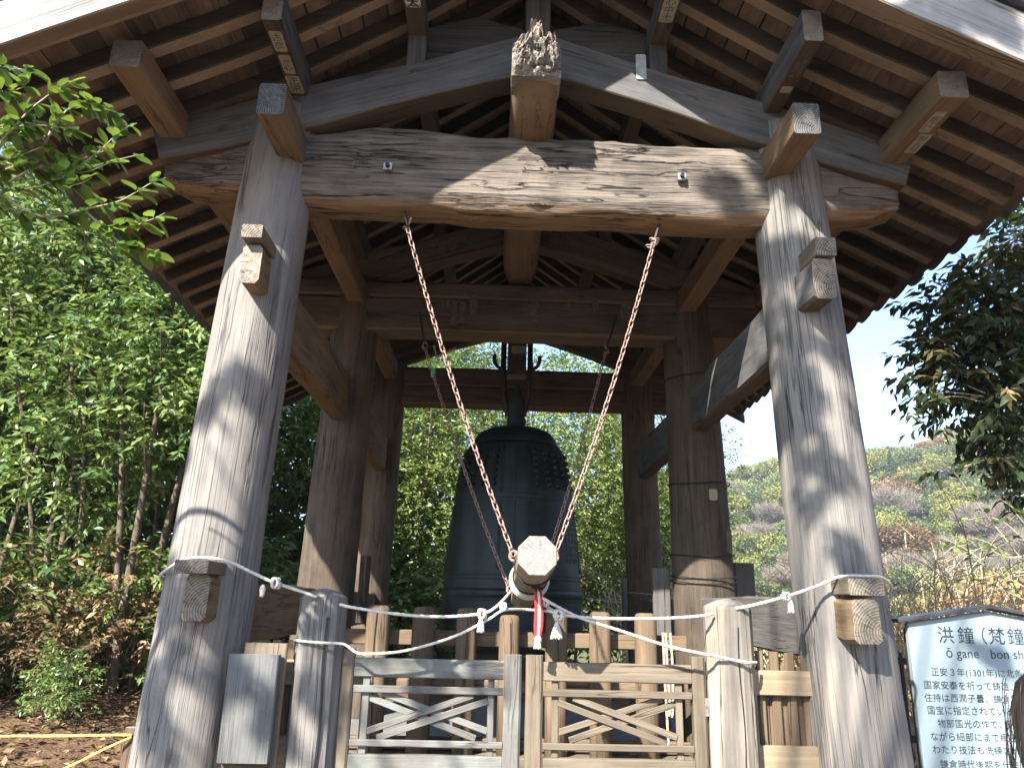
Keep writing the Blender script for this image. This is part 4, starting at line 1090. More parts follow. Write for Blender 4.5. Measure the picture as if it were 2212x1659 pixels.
# ------------------------------------------------------------------ leaves
rng = np.random.default_rng(11)
def unit(a): return a/np.maximum(1e-9, np.linalg.norm(a, axis=-1, keepdims=True))
def leaf_geo(P, D, Nn, L, W, tint, droop=.12, fold=.10):
    """P base points, D directions, Nn leaf normals, L lengths, W half-width share; two folded quads a leaf"""
    n = len(P); L = L[:, None]
    Sd = unit(np.cross(D, Nn)); Nn = np.cross(Sd, D)
    B = P; Mi_ = P+D*L*.5-Nn*L*fold*.5; Tp = P+D*L-Nn*L*droop
    Lf = P+D*L*.45-Sd*L*W+Nn*L*fold*.5; Rt = P+D*L*.45+Sd*L*W+Nn*L*fold*.5
    V = np.stack([B, Mi_, Tp, Lf, Rt], 1).reshape(-1, 3)
    b = (np.arange(n)*5)[:, None]
    Q = np.stack([np.concatenate([b, b+1, b+2, b+3], 1), np.concatenate([b, b+4, b+2, b+1], 1)], 1).reshape(-1, 4)
    return V, Q, np.repeat(tint, 5)
def quads_mesh(name, V, Q, tint, mats, fm=None):
    me = bpy.data.meshes.new(name)
    me.vertices.add(len(V)); me.vertices.foreach_set('co', np.ascontiguousarray(V, np.float32).ravel())
    me.loops.add(Q.size); me.loops.foreach_set('vertex_index', np.ascontiguousarray(Q, np.int32).ravel())
    me.polygons.add(len(Q)); me.polygons.foreach_set('loop_start', np.arange(0, Q.size, 4, dtype=np.int32))
    for m in (mats if isinstance(mats, list) else [mats]): me.materials.append(m)
    at = me.attributes.new('tint', 'FLOAT', 'POINT'); at.data.foreach_set('value', np.ascontiguousarray(tint, np.float32))
    me.update(); return me
def twigs(C, n, per, L, rad, rg, up=.25, droopy=.35, w=.21, tl=.32, clump=.0, tshift=0.0, inner=.25):
    """leaves on twigs spread through ellipsoids C = [(centre, radii)]; returns leaf arrays"""
    P, D, Nn, LL, TT = [], [], [], [], []
    w_ = np.array([r[0]*r[1]*r[2] for c, r in C]); w_ = w_/w_.sum()
    which = rg.choice(len(C), n, p=w_)
    for ci, (c, r) in enumerate(C):
        k = int((which == ci).sum())
        if not k: continue
        d = unit(rg.normal(size=(k, 3))); rr = (inner+(1-inner)*rg.random(k)**.6)[:, None]
        off = d*rr; base = np.array(c)+off*np.array(r)
        base += .10*rg.normal(size=base.shape)*np.array(r)
        td = unit(off*.8+rg.normal(size=(k, 3))*.6+np.array([0, 0, up]))
        tt = rg.random(k)*.55+.2+tshift
        for j in range(per):
            t = (j+.5)/per
            s_ = unit(np.cross(td, np.array([0, 0, 1.0])+.3*rg.normal(size=(k, 3))))*(1 if j % 2 else -1)
            p = base+td*tl*t+rg.normal(size=(k, 3))*.01
            dd = unit(td*.55+s_*.8+np.array([0, 0, -droopy])+.28*rg.normal(size=(k, 3)))
            nn = unit(np.array([0, 0, 1.0])+.55*rg.normal(size=(k, 3)))
            P.append(p); D.append(dd); Nn.append(nn); LL.append(L*(.7+.6*rg.random(k))); TT.append(np.clip(tt+.12*rg.normal(size=k), 0, 1))
    P, D, Nn, LL, TT = map(np.concatenate, (P, D, Nn, LL, TT))
    return leaf_geo(P, D, Nn, LL, w, TT)
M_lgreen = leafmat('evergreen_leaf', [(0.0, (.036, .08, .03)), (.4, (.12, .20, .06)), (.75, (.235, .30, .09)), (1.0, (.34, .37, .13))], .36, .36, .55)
M_ylgreen = leafmat('sunlit_leaf', [(0.0, (.05, .095, .025)), (.5, (.155, .21, .055)), (.85, (.26, .29, .085)), (1.0, (.34, .31, .13))], .4, .38, .5)  # leaf green made lighter and yellower, sunlight put into the colour
M_dgreen = leafmat('dark_glossy_leaf', [(0.0, (.014, .024, .012)), (.5, (.035, .05, .02)), (.8, (.10, .078, .035)), (1.0, (.17, .13, .05))], .33, .18, .5)
M_bright = leafmat('bright_young_leaf', [(0.0, (.03, .08, .025)), (.5, (.09, .17, .028)), (1.0, (.19, .27, .04))], .3, .42, .6)
M_dead = leafmat('dry_brown_leaf', [(0.0, (.10, .06, .03)), (.6, (.24, .16, .085)), (1.0, (.38, .28, .16))], .7, .25, .2)
M_bark = plain('grey_brown_bark', (.11, .085, .062), .9, 0, .15, 14, .4, .5)
M_bark2 = plain('pale_bark', (.40, .34, .25), .9, 0, .15, 18, .3, .4)
M_twig = plain('tan_twig', (.44, .35, .23), .9, 0, .1, 18, .3)
def limb(pts, r0, r1, sides=7, step=.12):
    return tube_geo(smooth_path(pts, step), r0, sides, taper=lambda t: 1+(r1/r0-1)*t)

# ------------------------------------------------------------------ grove on the left and behind the bell
def crown_variant(seed, C, n, per=9, L=.105, mat=None, **k):
    V, Q, t = twigs(C, n, per, L, 1, np.random.default_rng(seed), **k)
    return quads_mesh('crown', V, Q, t, mat)
CR = [crown_variant(31, [((0, 0, 3.6), (1.15, 1.15, 1.9)), ((.5, -.3, 5.2), (.9, .9, 1.3)), ((-.5, .2, 2.9), (.9, .8, .7))], 1500, L=.108, mat=M_lgreen),
      crown_variant(32, [((0, 0, 4.3), (1.3, 1.2, 1.8)), ((-.6, .2, 5.9), (.8, .8, 1.0)), ((.6, 0, 2.6), (.8, .8, .9))], 1500, L=.108, mat=M_lgreen),
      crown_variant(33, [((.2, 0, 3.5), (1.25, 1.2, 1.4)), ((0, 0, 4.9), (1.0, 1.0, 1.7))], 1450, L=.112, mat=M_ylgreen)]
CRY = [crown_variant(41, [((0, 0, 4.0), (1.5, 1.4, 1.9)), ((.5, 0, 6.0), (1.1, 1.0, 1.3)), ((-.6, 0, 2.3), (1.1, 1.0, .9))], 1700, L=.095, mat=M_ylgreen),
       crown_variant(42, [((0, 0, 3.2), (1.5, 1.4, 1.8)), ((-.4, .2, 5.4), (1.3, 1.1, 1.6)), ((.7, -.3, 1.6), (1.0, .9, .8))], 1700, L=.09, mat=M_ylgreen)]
def stem_mesh(seed, nst, lean=.0, h=5.6, r=.042):
    rn = random.Random(seed); vf = []
    for k in range(nst):
        a = rn.uniform(0, 6.3); dx, dy = .16*math.cos(a), .16*math.sin(a)
        lx, ly = rn.uniform(-.6, .6)+lean, rn.uniform(-.4, .4)
        P = [(dx, dy, -.3), (dx*1.3, dy*1.3, .5), (dx*1.6+lx*.35, dy*1.6+ly*.35, h*.42), (dx*2+lx*.8, dy*2+ly*.8, h*.72), (dx*2+lx, dy*2+ly, h)]
        vf.append(limb(P, r*rn.uniform(.75, 1.25), .012))
        for b in range(5):
            t = rn.uniform(.35, .9); q = Vector(P[2]).lerp(Vector(P[4]), (t-.35)/.6)
            d = Vector((rn.uniform(-1, 1), rn.uniform(-1, 1), rn.uniform(.2, .8))).normalized()*rn.uniform(.6, 1.2)
            vf.append(limb([q, q+d*.5, q+d+Vector((0, 0, .1))], .014, .004, 5))
    V, F = join_geo(vf); return mesh('trunk', V, F, M_bark, smooth=True)
ST = [stem_mesh(1, 2), stem_mesh(2, 3, .2), stem_mesh(3, 1, -.1, r=.065), stem_mesh(4, 2, .35)]
ORD = ['first', 'second', 'third', 'fourth', 'fifth', 'sixth', 'seventh', 'eighth', 'ninth', 'tenth', 'eleventh', 'twelfth']
def grove(lst, label, group, crowns, stems=ST, name='evergreen_tree'):
    rn = random.Random(len(lst)); lst = sorted(lst, key=lambda q: q[0]/q[1])
    for i_, (x, y, sc, ci, si) in enumerate(lst):
        z = float(hgt(x, y))
        t = thing(name, label % ORD[i_], 'tree', (x, y, z), group)
        M = Matrix.Translation((x, y, z-.02)) @ Matrix.Rotation(rn.uniform(0, 6.28), 4, 'Z') @ Matrix.Diagonal((sc*rn.uniform(.9, 1.1), sc*rn.uniform(.9, 1.1), sc*rn.uniform(.93, 1.1), 1))
        put('crown', crowns[ci % len(crowns)], t, M); put('trunk', stems[si % len(stems)], t, M)
grove([(-5.0, 8.9, 1.0, 0, 1), (-6.3, 9.4, 1.1, 1, 0), (-7.6, 8.8, 1.05, 2, 2), (-4.75, 10.6, 1.0, 1, 3), (-6.1, 11.2, 1.15, 0, 2), (-7.6, 11.0, 1.2, 2, 1), (-9.2, 10.6, 1.2, 1, 0)],
      'slender evergreen in the front row of the left grove, %s from the left', 'front row of the grove', CR)
grove([(-4.2, 13.0, 1.0, 2, 0), (-5.6, 13.6, 1.1, 1, 1), (-7.2, 13.8, 1.1, 0, 3), (-9.0, 13.4, 1.15, 2, 2), (-10.8, 13.6, 1.15, 1, 1), (-4.9, 16.0, 1.1, 0, 2), (-7.0, 16.6, 1.2, 1, 0), (-9.6, 16.8, 1.25, 2, 3)],
      'taller evergreen in the back rows of the left grove, %s from the left', 'back rows of the grove', CR)
grove([(-2.9, 14.2, .95, 0, 1), (-1.6, 13.6, .80, 2, 0), (-2.2, 16.2, 1.1, 1, 2)],
      'dark evergreen behind the tower left of the bell, %s from the left', 'trees behind the bell', CR)
grove([(-.3, 15.6, .95, 0, 1), (1.2, 14.6, .9, 1, 0), (2.6, 15.0, .95, 0, 3), (.6, 17.8, 1.1, 1, 2), (3.0, 17.2, .9, 1, 1), (-1.6, 18.6, 1.25, 0, 0), (2.4, 18.8, 1.15, 0, 2)],
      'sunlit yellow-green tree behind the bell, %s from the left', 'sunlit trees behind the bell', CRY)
ST2 = [stem_mesh(11, 3, .35, 5.2, .055), stem_mesh(12, 4, .25, 5.0, .045)]
grove([(-4.15, 8.9, 1.0, 1, 0), (-5.6, 9.9, 1.0, 0, 1)], 'leaning many-stemmed evergreen at the edge of the grove, %s from the left', 'many-stemmed trees at the edge of the grove', [crown_variant(34, [((.2, 0, 4.4), (1.0, 1.0, 1.1)), ((.5, .1, 3.2), (.8, .8, .6))], 700, L=.108, mat=M_lgreen)], ST2)
# low shrubs at the foot of the grove
SHR = [crown_variant(51, [((0, 0, .55), (.7, .6, .5)), ((.4, .1, .95), (.4, .4, .35))], 230, L=.085, mat=M_lgreen, tl=.2),
       crown_variant(52, [((0, 0, .6), (.55, .5, .55)), ((-.3, 0, 1.1), (.35, .35, .35))], 150, L=.085, mat=M_dead, tl=.2)]
def sticks(seed, n, h, spread, r=.011, mat=M_bark, arch=.3, br=2, name='stems'):
    rn = random.Random(seed); vf = []
    for k in range(n):
        a = rn.uniform(0, 6.28); s_ = rn.uniform(.1, 1)*spread; hh = h*rn.uniform(.6, 1.1)
        b0 = Vector((rn.uniform(-.3, .3)*spread, rn.uniform(-.3, .3)*spread, -.1)); d = Vector((math.cos(a)*s_, math.sin(a)*s_, 0))
        P = [b0, b0+d*.3+Vector((0, 0, hh*.4)), b0+d*.7+Vector((0, 0, hh*.8)), b0+d*(1+arch)+Vector((0, 0, hh*(1-.25*arch)))]
        vf.append(limb(P, r*rn.uniform(.7, 1.3), r*.3, 5, .15))
        for q in range(br):
            t = rn.uniform(.3, .95); i = min(2, int(t*3)); p = P[i].lerp(P[i+1], t*3-i)
            e = Vector((rn.uniform(-1, 1), rn.uniform(-1, 1), rn.uniform(-.1, .9))).normalized()*hh*rn.uniform(.12, .32)
            vf.append(limb([p, p+e*.5+Vector((0, 0, .03)), p+e], r*.5, r*.2, 4, .15))
    V, F = join_geo(vf); return mesh(name, V, F, mat, smooth=True)
STK = sticks(3, 9, 1.1, .55)
for x, y, sc, k, lb, gp in ((-4.5, 8.1, .8, 1, 'shrub with dry brown leaves among the grove trunks', 'dry brown shrubs'), (-5.3, 8.7, 1.5, 0, 'low green shrub at the foot of the grove', 'low green shrubs'), (-6.4, 8.4, 1.5, 0, 'low green shrub at the foot of the grove', 'low green shrubs'), (-5.9, 7.9, 1.2, 0, 'low green shrub at the foot of the grove', 'low green shrubs'), (-5.2, 8.3, 1.1, 1, 'shrub with dry brown leaves among the grove trunks', 'dry brown shrubs'), (-4.3, 8.9, 1.1, 1, 'shrub with dry brown leaves among the grove trunks', 'dry brown shrubs'),
                            (-7.0, 7.8, 1.2, 0, 'low green shrub at the foot of the grove', 'low green shrubs'), (-3.9, 9.4, 1.2, 0, 'low green shrub at the foot of the grove', 'low green shrubs'), (-5.1, 7.3, .6, 0, 'low green shrub at the foot of the grove', 'low green shrubs'), (-5.9, 7.0, .7, 0, 'low green shrub at the foot of the grove', 'low green shrubs'), (-4.2, 7.6, .55, 0, 'low green shrub at the foot of the grove', 'low green shrubs'), (-3.4, 11.4, 1.3, 0, 'low green shrub at the foot of the grove', 'low green shrubs'), (-2.4, 11.6, 1.2, 0, 'low green shrub at the foot of the grove', 'low green shrubs')):
    z = float(hgt(x, y)); t = thing('shrub', lb, 'shrub', (x, y, z), gp)
    M = Matrix.Translation((x, y, z)) @ Matrix.Rotation(x*7, 4, 'Z') @ Matrix.Diagonal((sc, sc, sc, 1))
    put('foliage', SHR[k], t, M); put('stems', STK, t, M)
for i, (x, y, sc) in enumerate(((-3.6, 13.2, 2.4), (-5.0, 12.4, 2.2), (-6.6, 12.6, 2.5), (-8.3, 12.2, 2.6), (-10.2, 12.4, 2.8), (-4.4, 15.2, 3.0), (-6.6, 15.4, 3.2), (-9.0, 15.6, 3.4), (-12.0, 15.0, 3.6), (-2.2, 13.4, 2.2), (-1.0, 14.2, 2.3), (-.2, 16.6, 2.8), (1.4, 16.4, 2.4), (2.6, 16.8, 2.4), (-3.0, 17.4, 3.2), (-14.0, 18.5, 4.2), (-8.0, 19.5, 4.2), (-4.0, 20.5, 4.2), (0, 21, 4.0), (-6.9, 9.9, 1.6), (-5.5, 10.1, 1.5), (-8.4, 9.9, 1.7))):
    z = float(hgt(x, y)); t = thing('shrub', 'dense dark undergrowth shrub at the back of the grove', 'shrub', (x, y, z), 'undergrowth shrubs at the back of the grove')
    put('foliage', SHR[0], t, Matrix.Translation((x, y, z)) @ Matrix.Rotation(i*1.7, 4, 'Z') @ Matrix.Diagonal((sc, sc, sc*.8, 1)))
# fallen leaves on the slope
n = 5200
P = np.stack([rng.uniform(-8.5, -2.3, n), rng.uniform(4.5, 10.5, n), np.zeros(n)], 1); P[:, 2] = hgt(P[:, 0], P[:, 1])+.035+.02*rng.random(n)
D = unit(np.stack([rng.normal(size=n), rng.normal(size=n), .25*rng.normal(size=n)], 1)); Nn = unit(np.stack([.5*rng.normal(size=n), .5*rng.normal(size=n), np.ones(n)], 1))
V, Q, tt = leaf_geo(P, D, Nn, .06+.05*rng.random(n), .24, rng.random(n))
o = put('fallen_leaves', quads_mesh('fallen_leaves', V, Q, tt, M_dead)); o['kind'] = 'stuff'

# ------------------------------------------------------------------ near branch at the upper left: each leaf a part
def near_leaf(mat, tint, name='leaf', L=.058, w=.024, tip=1.0):
    V, F = [], []; n = 6
    for i in range(n+1):
        t = i/n; ww = w*math.sin(math.pi*min(1, t*.96+.02))**.75*(1 if t < .5 else 1-.15*(t-.5))
        z = -.010*t*t+.002; x = L*t
        V += [(x, -ww, z+.006), (x, 0, z), (x, ww, z+.006)]
    Q = []
    for i in range(n):
        for k in range(2): a = i*3+k; Q.append((a, a+1, a+4, a+3))
    return quads_mesh(name, np.array(V), np.array(Q), np.full(len(V), tint), mat)
def leaf_M(p, d, nrm_, s=1.0):
    d = Vector(d).normalized(); nrm_ = Vector(nrm_); y = nrm_.cross(d)
    if y.length < 1e-4: y = d.orthogonal()
    y.normalize(); z = d.cross(y)
    return Matrix(((d.x*s, y.x*s, z.x*s, p[0]), (d.y*s, y.y*s, z.y*s, p[1]), (d.z*s, y.z*s, z.z*s, p[2]), (0, 0, 0, 1)))
LV = [near_leaf(M_bright, t, L=.074, w=.021) for t in (.15, .4, .65, .95)]
def leafy(t, P, r0, rn, leaves, n, sc=1.0, down=.2, first=.25, side=True, tr=.004):
    pts = smooth_path(P, .04)
    V, F = tube_geo(pts, r0, 6, taper=lambda u: 1-.75*u)
    put('branch', mesh('branch', V, F, M_bark2, smooth=True), t)
    for k in range(n):
        u = first+(1-first)*(k+rn.random())/n; i = min(len(pts)-2, int(u*(len(pts)-1))); p = pts[i]; td = (pts[i+1]-pts[i]).normalized()
        s_ = td.cross(Vector((0, 0, 1))).normalized()*(1 if k % 2 else -1)
        d = td*rn.uniform(.2, .9)+s_*rn.uniform(.3, 1)+Vector((rn.uniform(-.3, .3), rn.uniform(-.3, .3), rn.uniform(-.5, .35)-down))
        nn = Vector((rn.uniform(-.6, .6), rn.uniform(-1.0, .2), 1))
        put('leaf', leaves[rn.randrange(len(leaves))], t, leaf_M(p+d.normalized()*.008, d, nn, sc*rn.uniform(.75, 1.15)))
rn = random.Random(8)
bt = thing('camellia_tree', 'broadleaf tree with bright green leaves reaching in at the top left corner', 'tree', (-3.6, 2.3, 0))
V, F = join_geo([limb([(-3.6, 2.3, -.1), (-3.55, 2.35, 1.2), (-3.4, 2.45, 2.2), (-3.1, 2.55, 2.75), (-2.6, 2.6, 2.95)], .075, .02, 8), limb([(-3.45, 2.4, 2.0), (-3.5, 2.3, 2.9), (-3.2, 2.45, 3.5), (-2.6, 2.6, 3.35)], .045, .012, 7)])
put('trunk', mesh('trunk', V, F, M_bark, smooth=True), bt)
BR = [([(-2.75, 2.62, 3.28), (-2.2, 2.62, 3.12), (-1.98, 2.6, 3.16), (-1.85, 2.6, 3.05), (-1.70, 2.58, 3.10), (-1.60, 2.58, 3.13)], 26), ([(-2.6, 2.6, 2.95), (-2.15, 2.6, 2.96), (-1.95, 2.6, 3.0), (-1.8, 2.6, 3.13), (-1.72, 2.6, 3.24), (-1.66, 2.6, 3.28)], 24),
      ([(-2.0, 2.6, 3.16), (-1.97, 2.6, 3.28), (-1.9, 2.6, 3.36), (-1.78, 2.6, 3.34), (-1.72, 2.6, 3.29)], 22), ([(-2.2, 2.62, 3.12), (-2.1, 2.6, 3.3), (-2.0, 2.6, 3.42), (-1.93, 2.6, 3.46)], 18), ([(-2.6, 2.6, 3.35), (-2.35, 2.6, 3.42), (-2.18, 2.6, 3.40), (-2.12, 2.6, 3.45)], 24), ([(-2.5, 2.6, 3.3), (-2.28, 2.6, 3.22), (-2.14, 2.6, 3.25)], 20),
      ([(-2.15, 2.6, 2.96), (-1.95, 2.6, 2.86), (-1.78, 2.6, 2.90), (-1.66, 2.6, 2.94), (-1.56, 2.58, 3.00), (-1.50, 2.58, 3.03)], 22), ([(-1.80, 2.6, 2.90), (-1.70, 2.6, 2.82), (-1.58, 2.6, 2.84), (-1.48, 2.58, 2.88)], 16), ([(-1.72, 2.6, 2.84), (-1.64, 2.6, 2.76), (-1.56, 2.6, 2.73), (-1.48, 2.6, 2.72)], 16), ([(-2.1, 2.6, 3.0), (-1.98, 2.58, 3.06), (-1.86, 2.58, 2.98), (-1.78, 2.58, 3.02)], 20), ([(-2.4, 2.6, 3.0), (-2.2, 2.62, 3.04), (-2.05, 2.6, 3.1)], 18)]
BR += [([(-2.7, 2.62, 3.1), (-2.4, 2.6, 3.12), (-2.2, 2.6, 3.06), (-2.08, 2.58, 3.1)], 22), ([(-2.6, 2.62, 3.45), (-2.4, 2.6, 3.5), (-2.25, 2.6, 3.52), (-2.1, 2.6, 3.5)], 22), ([(-2.2, 2.62, 3.12), (-2.1, 2.55, 3.2), (-1.98, 2.55, 3.22), (-1.86, 2.55, 3.2)], 20), ([(-2.15, 2.62, 3.1), (-2.0, 2.65, 3.08), (-1.86, 2.65, 3.15), (-1.76, 2.65, 3.2)], 20), ([(-2.5, 2.6, 2.9), (-2.3, 2.6, 2.86), (-2.1, 2.6, 2.9), (-2.0, 2.6, 2.84)], 16)]
for P, k in BR: leafy(bt, P, .0055, rn, LV, int(k*1.75))

# ------------------------------------------------------------------ dark evergreen at the right
dt = thing('evergreen_tree', 'dark glossy evergreen hanging over the sign at the right edge', 'tree', (4.4, 5.6, 0))
DC = [((3.95, 5.1, 4.15), (.62, .5, .5)), ((3.27, 5.05, 3.58), (.40, .4, .36)), ((3.55, 5.1, 3.45), (.7, .5, .42)), ((3.03, 5.0, 3.2), (.30, .3, .25)), ((3.3, 5.05, 2.93), (.55, .4, .30)), ((3.9, 5.2, 2.9), (.6, .5, .5)), ((3.45, 5.1, 2.55), (.42, .35, .22)), ((3.75, 5.1, 2.35), (.38, .35, .25)), ((4.2, 5.2, 3.7), (.7, .6, .8))]
V, Q, tt = twigs(DC, 1250, 10, .10, 1, np.random.default_rng(5), up=-.1, droopy=.55, w=.20, tl=.22, inner=.1)
put('crown', quads_mesh('crown', V, Q, tt, M_dgreen), dt)['kind'] = 'stuff'
LD = [near_leaf(M_dgreen, t, L=.098, w=.022) for t in (.1, .3, .5, .75, .95)]
rn = random.Random(77)
for (c, r), nn_ in zip(DC, (2, 4, 3, 5, 4, 2, 3, 3, 1)):
    for k in range(nn_):
        a = rn.uniform(2.0, 4.4); p0 = Vector(c)+Vector((r[0]*.3*math.cos(a), -.15, r[2]*.3*rn.uniform(-1, 1)))
        e = Vector(c)+Vector((r[0]*1.12*math.cos(a), rn.uniform(-.25, .1), r[2]*rn.uniform(-.9, .7)))
        leafy(dt, [p0, (p0+e)/2+Vector((0, 0, .03)), e+Vector((0, 0, -.02))], .004, rn, LD, 10, 1.0, .35, .15)
V, F = join_geo([limb([(4.4, 5.6, -.1), (4.35, 5.5, 1.2), (4.2, 5.3, 2.3), (4.0, 5.2, 3.2), (3.7, 5.1, 4.2)], .10, .03, 8), limb([(4.2, 5.3, 2.3), (3.7, 5.15, 2.75), (3.2, 5.05, 3.1), (2.95, 5.0, 3.15)], .03, .006, 6), limb([(4.0, 5.2, 3.0), (3.5, 5.1, 3.45), (3.1, 5.05, 3.65)], .025, .006, 6)])
put('trunk', mesh('trunk', V, F, M_bark, smooth=True), dt)
# its low thin branches with few leaves
lo = thing('evergreen_shrub', 'sparse thin-branched shrub below the dark evergreen crown', 'shrub', (4.0, 5.2, 0))
vf = [limb([(4.0, 5.2, .2), (3.6, 5.1, 1.35), (3.45, 5.05, 1.6), (3.25, 5.0, 1.72)], .02, .012, 6)]
rn = random.Random(15)
LO = [[(3.45, 5.05, 1.60), (3.15, 5.0, 1.74), (2.95, 5.0, 1.85), (2.78, 5.0, 1.94)], [(3.6, 5.1, 1.5), (3.2, 5.0, 1.98), (3.05, 5.0, 2.2), (2.92, 5.0, 2.42)], [(3.6, 5.1, 1.6), (3.3, 5.0, 2.0), (3.12, 5.0, 2.12), (2.9, 5.0, 2.08)], [(3.7, 5.1, 1.9), (3.4, 5.0, 2.1), (3.1, 5.0, 2.32), (2.98, 5.0, 2.38)], [(3.6, 5.1, 1.45), (3.2, 5.0, 1.62), (3.0, 5.0, 1.70), (2.86, 5.0, 1.82)], [(3.4, 5.0, 1.9), (3.2, 5.0, 1.86), (3.0, 5.0, 1.95), (2.8, 5.0, 2.0)], [(3.8, 5.1, 1.7), (3.5, 5.0, 1.9), (3.3, 5.0, 2.15), (3.2, 5.0, 2.35)]]
put('stems', mesh('stems', *join_geo(vf), M_bark, smooth=True), lo)
LB = [near_leaf(M_lgreen, t, L=.05, w=.017) for t in (.3, .6, .8)]
for P in LO: leafy(lo, P, .006, rn, LB, 15, 1.0, .0, .35)

# ------------------------------------------------------------------ bare thicket behind the sign
TH = [sticks(k, 40, 2.35, 1.25, .0095, M_twig, .5, 3) for k in (1, 2, 3)]
for i, (x, y, sc) in enumerate(((3.75, 7.6, .95), (4.7, 7.9, 1.05), (3.35, 8.4, .95), (4.2, 8.8, 1.05), (5.5, 8.4, 1.1), (5.1, 9.4, 1.1))):
    z = float(hgt(x, y)); t = thing('bare_shrub', 'leafless tan shrub of arching stems behind the sign', 'shrub', (x, y, z), 'bare shrubs behind the sign')
    put('stems', TH[i % 3], t, Matrix.Translation((x, y, z)) @ Matrix.Rotation(i*1.9, 4, 'Z') @ Matrix.Diagonal((sc, sc, sc, 1)))
for i, (x, y, sc) in enumerate(((1.7, 11.5, .9), (2.3, 12.2, 1.0), (3.2, 12.4, 1.0))):
    z = float(hgt(x, y)); t = thing('bare_shrub', 'tangle of dry arching stems behind the tower, right of the bell', 'shrub', (x, y, z), 'dry tangles behind the bell')
    put('stems', TH[i % 3], t, Matrix.Translation((x, y, z)) @ Matrix.Rotation(i*2.3, 4, 'Z') @ Matrix.Diagonal((sc, sc, sc*.9, 1)))

# ------------------------------------------------------------------ trees of the valley and the far hillside
def hillmat(name, stops):
    return leafmat(name, stops, .6, .25, .25)
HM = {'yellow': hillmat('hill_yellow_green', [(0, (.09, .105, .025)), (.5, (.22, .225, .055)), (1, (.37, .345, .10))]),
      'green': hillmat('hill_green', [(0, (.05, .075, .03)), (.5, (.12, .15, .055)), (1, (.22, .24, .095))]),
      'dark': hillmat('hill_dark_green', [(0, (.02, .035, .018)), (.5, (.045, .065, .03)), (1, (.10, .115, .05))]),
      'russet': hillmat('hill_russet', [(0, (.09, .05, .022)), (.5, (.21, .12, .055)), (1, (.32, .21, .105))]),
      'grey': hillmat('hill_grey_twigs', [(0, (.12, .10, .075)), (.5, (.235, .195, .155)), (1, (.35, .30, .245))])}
def hillcrown(seed, kind, mat, k=950, lf=1.0):
    rg = np.random.default_rng(seed)
    if kind == 'conifer':
        n = 2200; t = rg.random(n)**.7; a = rg.random(n)*6.283; r = (1-t)*1.25*(.55+.5*rg.random(n))
        P = np.stack([r*np.cos(a), r*np.sin(a), .6+4.6*t], 1); D = unit(np.stack([np.cos(a), np.sin(a), -.3+.2*rg.normal(size=n)], 1))
    else:
        C = [((0, 0, 2.6), (1.6, 1.6, 1.3))]+[((1.1*math.cos(k*1.26+seed), 1.1*math.sin(k*1.26+seed), 2.3+.7*math.sin(k*2.1)), (.85, .85, .7)) for k in range(5)]
        P, D = [], []
        for c, r in C:
            d = unit(rg.normal(size=(k, 3))); d[:, 2] = np.abs(d[:, 2])*.9-.25*rg.random(k); rr = (.80+.24*rg.random(k))[:, None]
            P.append(np.array(c)+d*rr*np.array(r)); D.append(unit(d+.7*rg.normal(size=(k, 3))))
        P, D = np.concatenate(P), np.concatenate(D); n = len(P)
    if kind == 'bare':
        Nn = unit(rg.normal(size=(n, 3))); L = .5+.5*rg.random(n)
        D = unit(D+np.array([0, 0, .6])); V, Q, tt = leaf_geo(P-D*.3, D, Nn, L, .016, rg.random(n), .05, .02)
    else:
        Nn = unit(D*.4+np.array([0, -.2, .8])+.5*rg.normal(size=(n, 3)))
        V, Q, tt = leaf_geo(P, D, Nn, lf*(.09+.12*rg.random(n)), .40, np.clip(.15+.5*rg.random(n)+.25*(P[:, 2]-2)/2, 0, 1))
    return quads_mesh('crown', V, Q, tt, mat)
HC = {k: [hillcrown(60+i*7+j, kind, HM[k]) for j in range(2)] for i, (k, kind) in enumerate((('yellow', 'round'), ('green', 'round'), ('dark', 'conifer'), ('russet', 'round'), ('grey', 'bare')))}
V, F = limb([(0, 0, -1.5), (.05, 0, 1), (0, 0, 3.2)], .11, .04, 6, .8); HTR = mesh('trunk', V, F, M_bark2, smooth=True)
LBL = {'yellow': 'rounded yellow-green tree on the far hillside', 'green': 'rounded mid-green tree on the far hillside', 'dark': 'pointed dark conifer on the far hillside', 'russet': 'russet brown autumn tree on the far hillside', 'grey': 'leafless grey-brown tree on the far hillside'}
rn = random.Random(12); cnt = 0
rows = []
for k in range(4000):
    d = 78+260*rn.random()**.85; a = rn.uniform(.20, .66)
    x, y = d*math.sin(a)-.2, d*math.cos(a)
    z = float(hgt(x, y))
    if z < -7.2 and rn.random() < .45: continue
    mind = 3.4*(.6+d/150)
    if any((x-p)**2+(y-q)**2 < mind*mind for p, q in rows): continue
    rows.append((x, y))
    if len(rows) >= 285: break
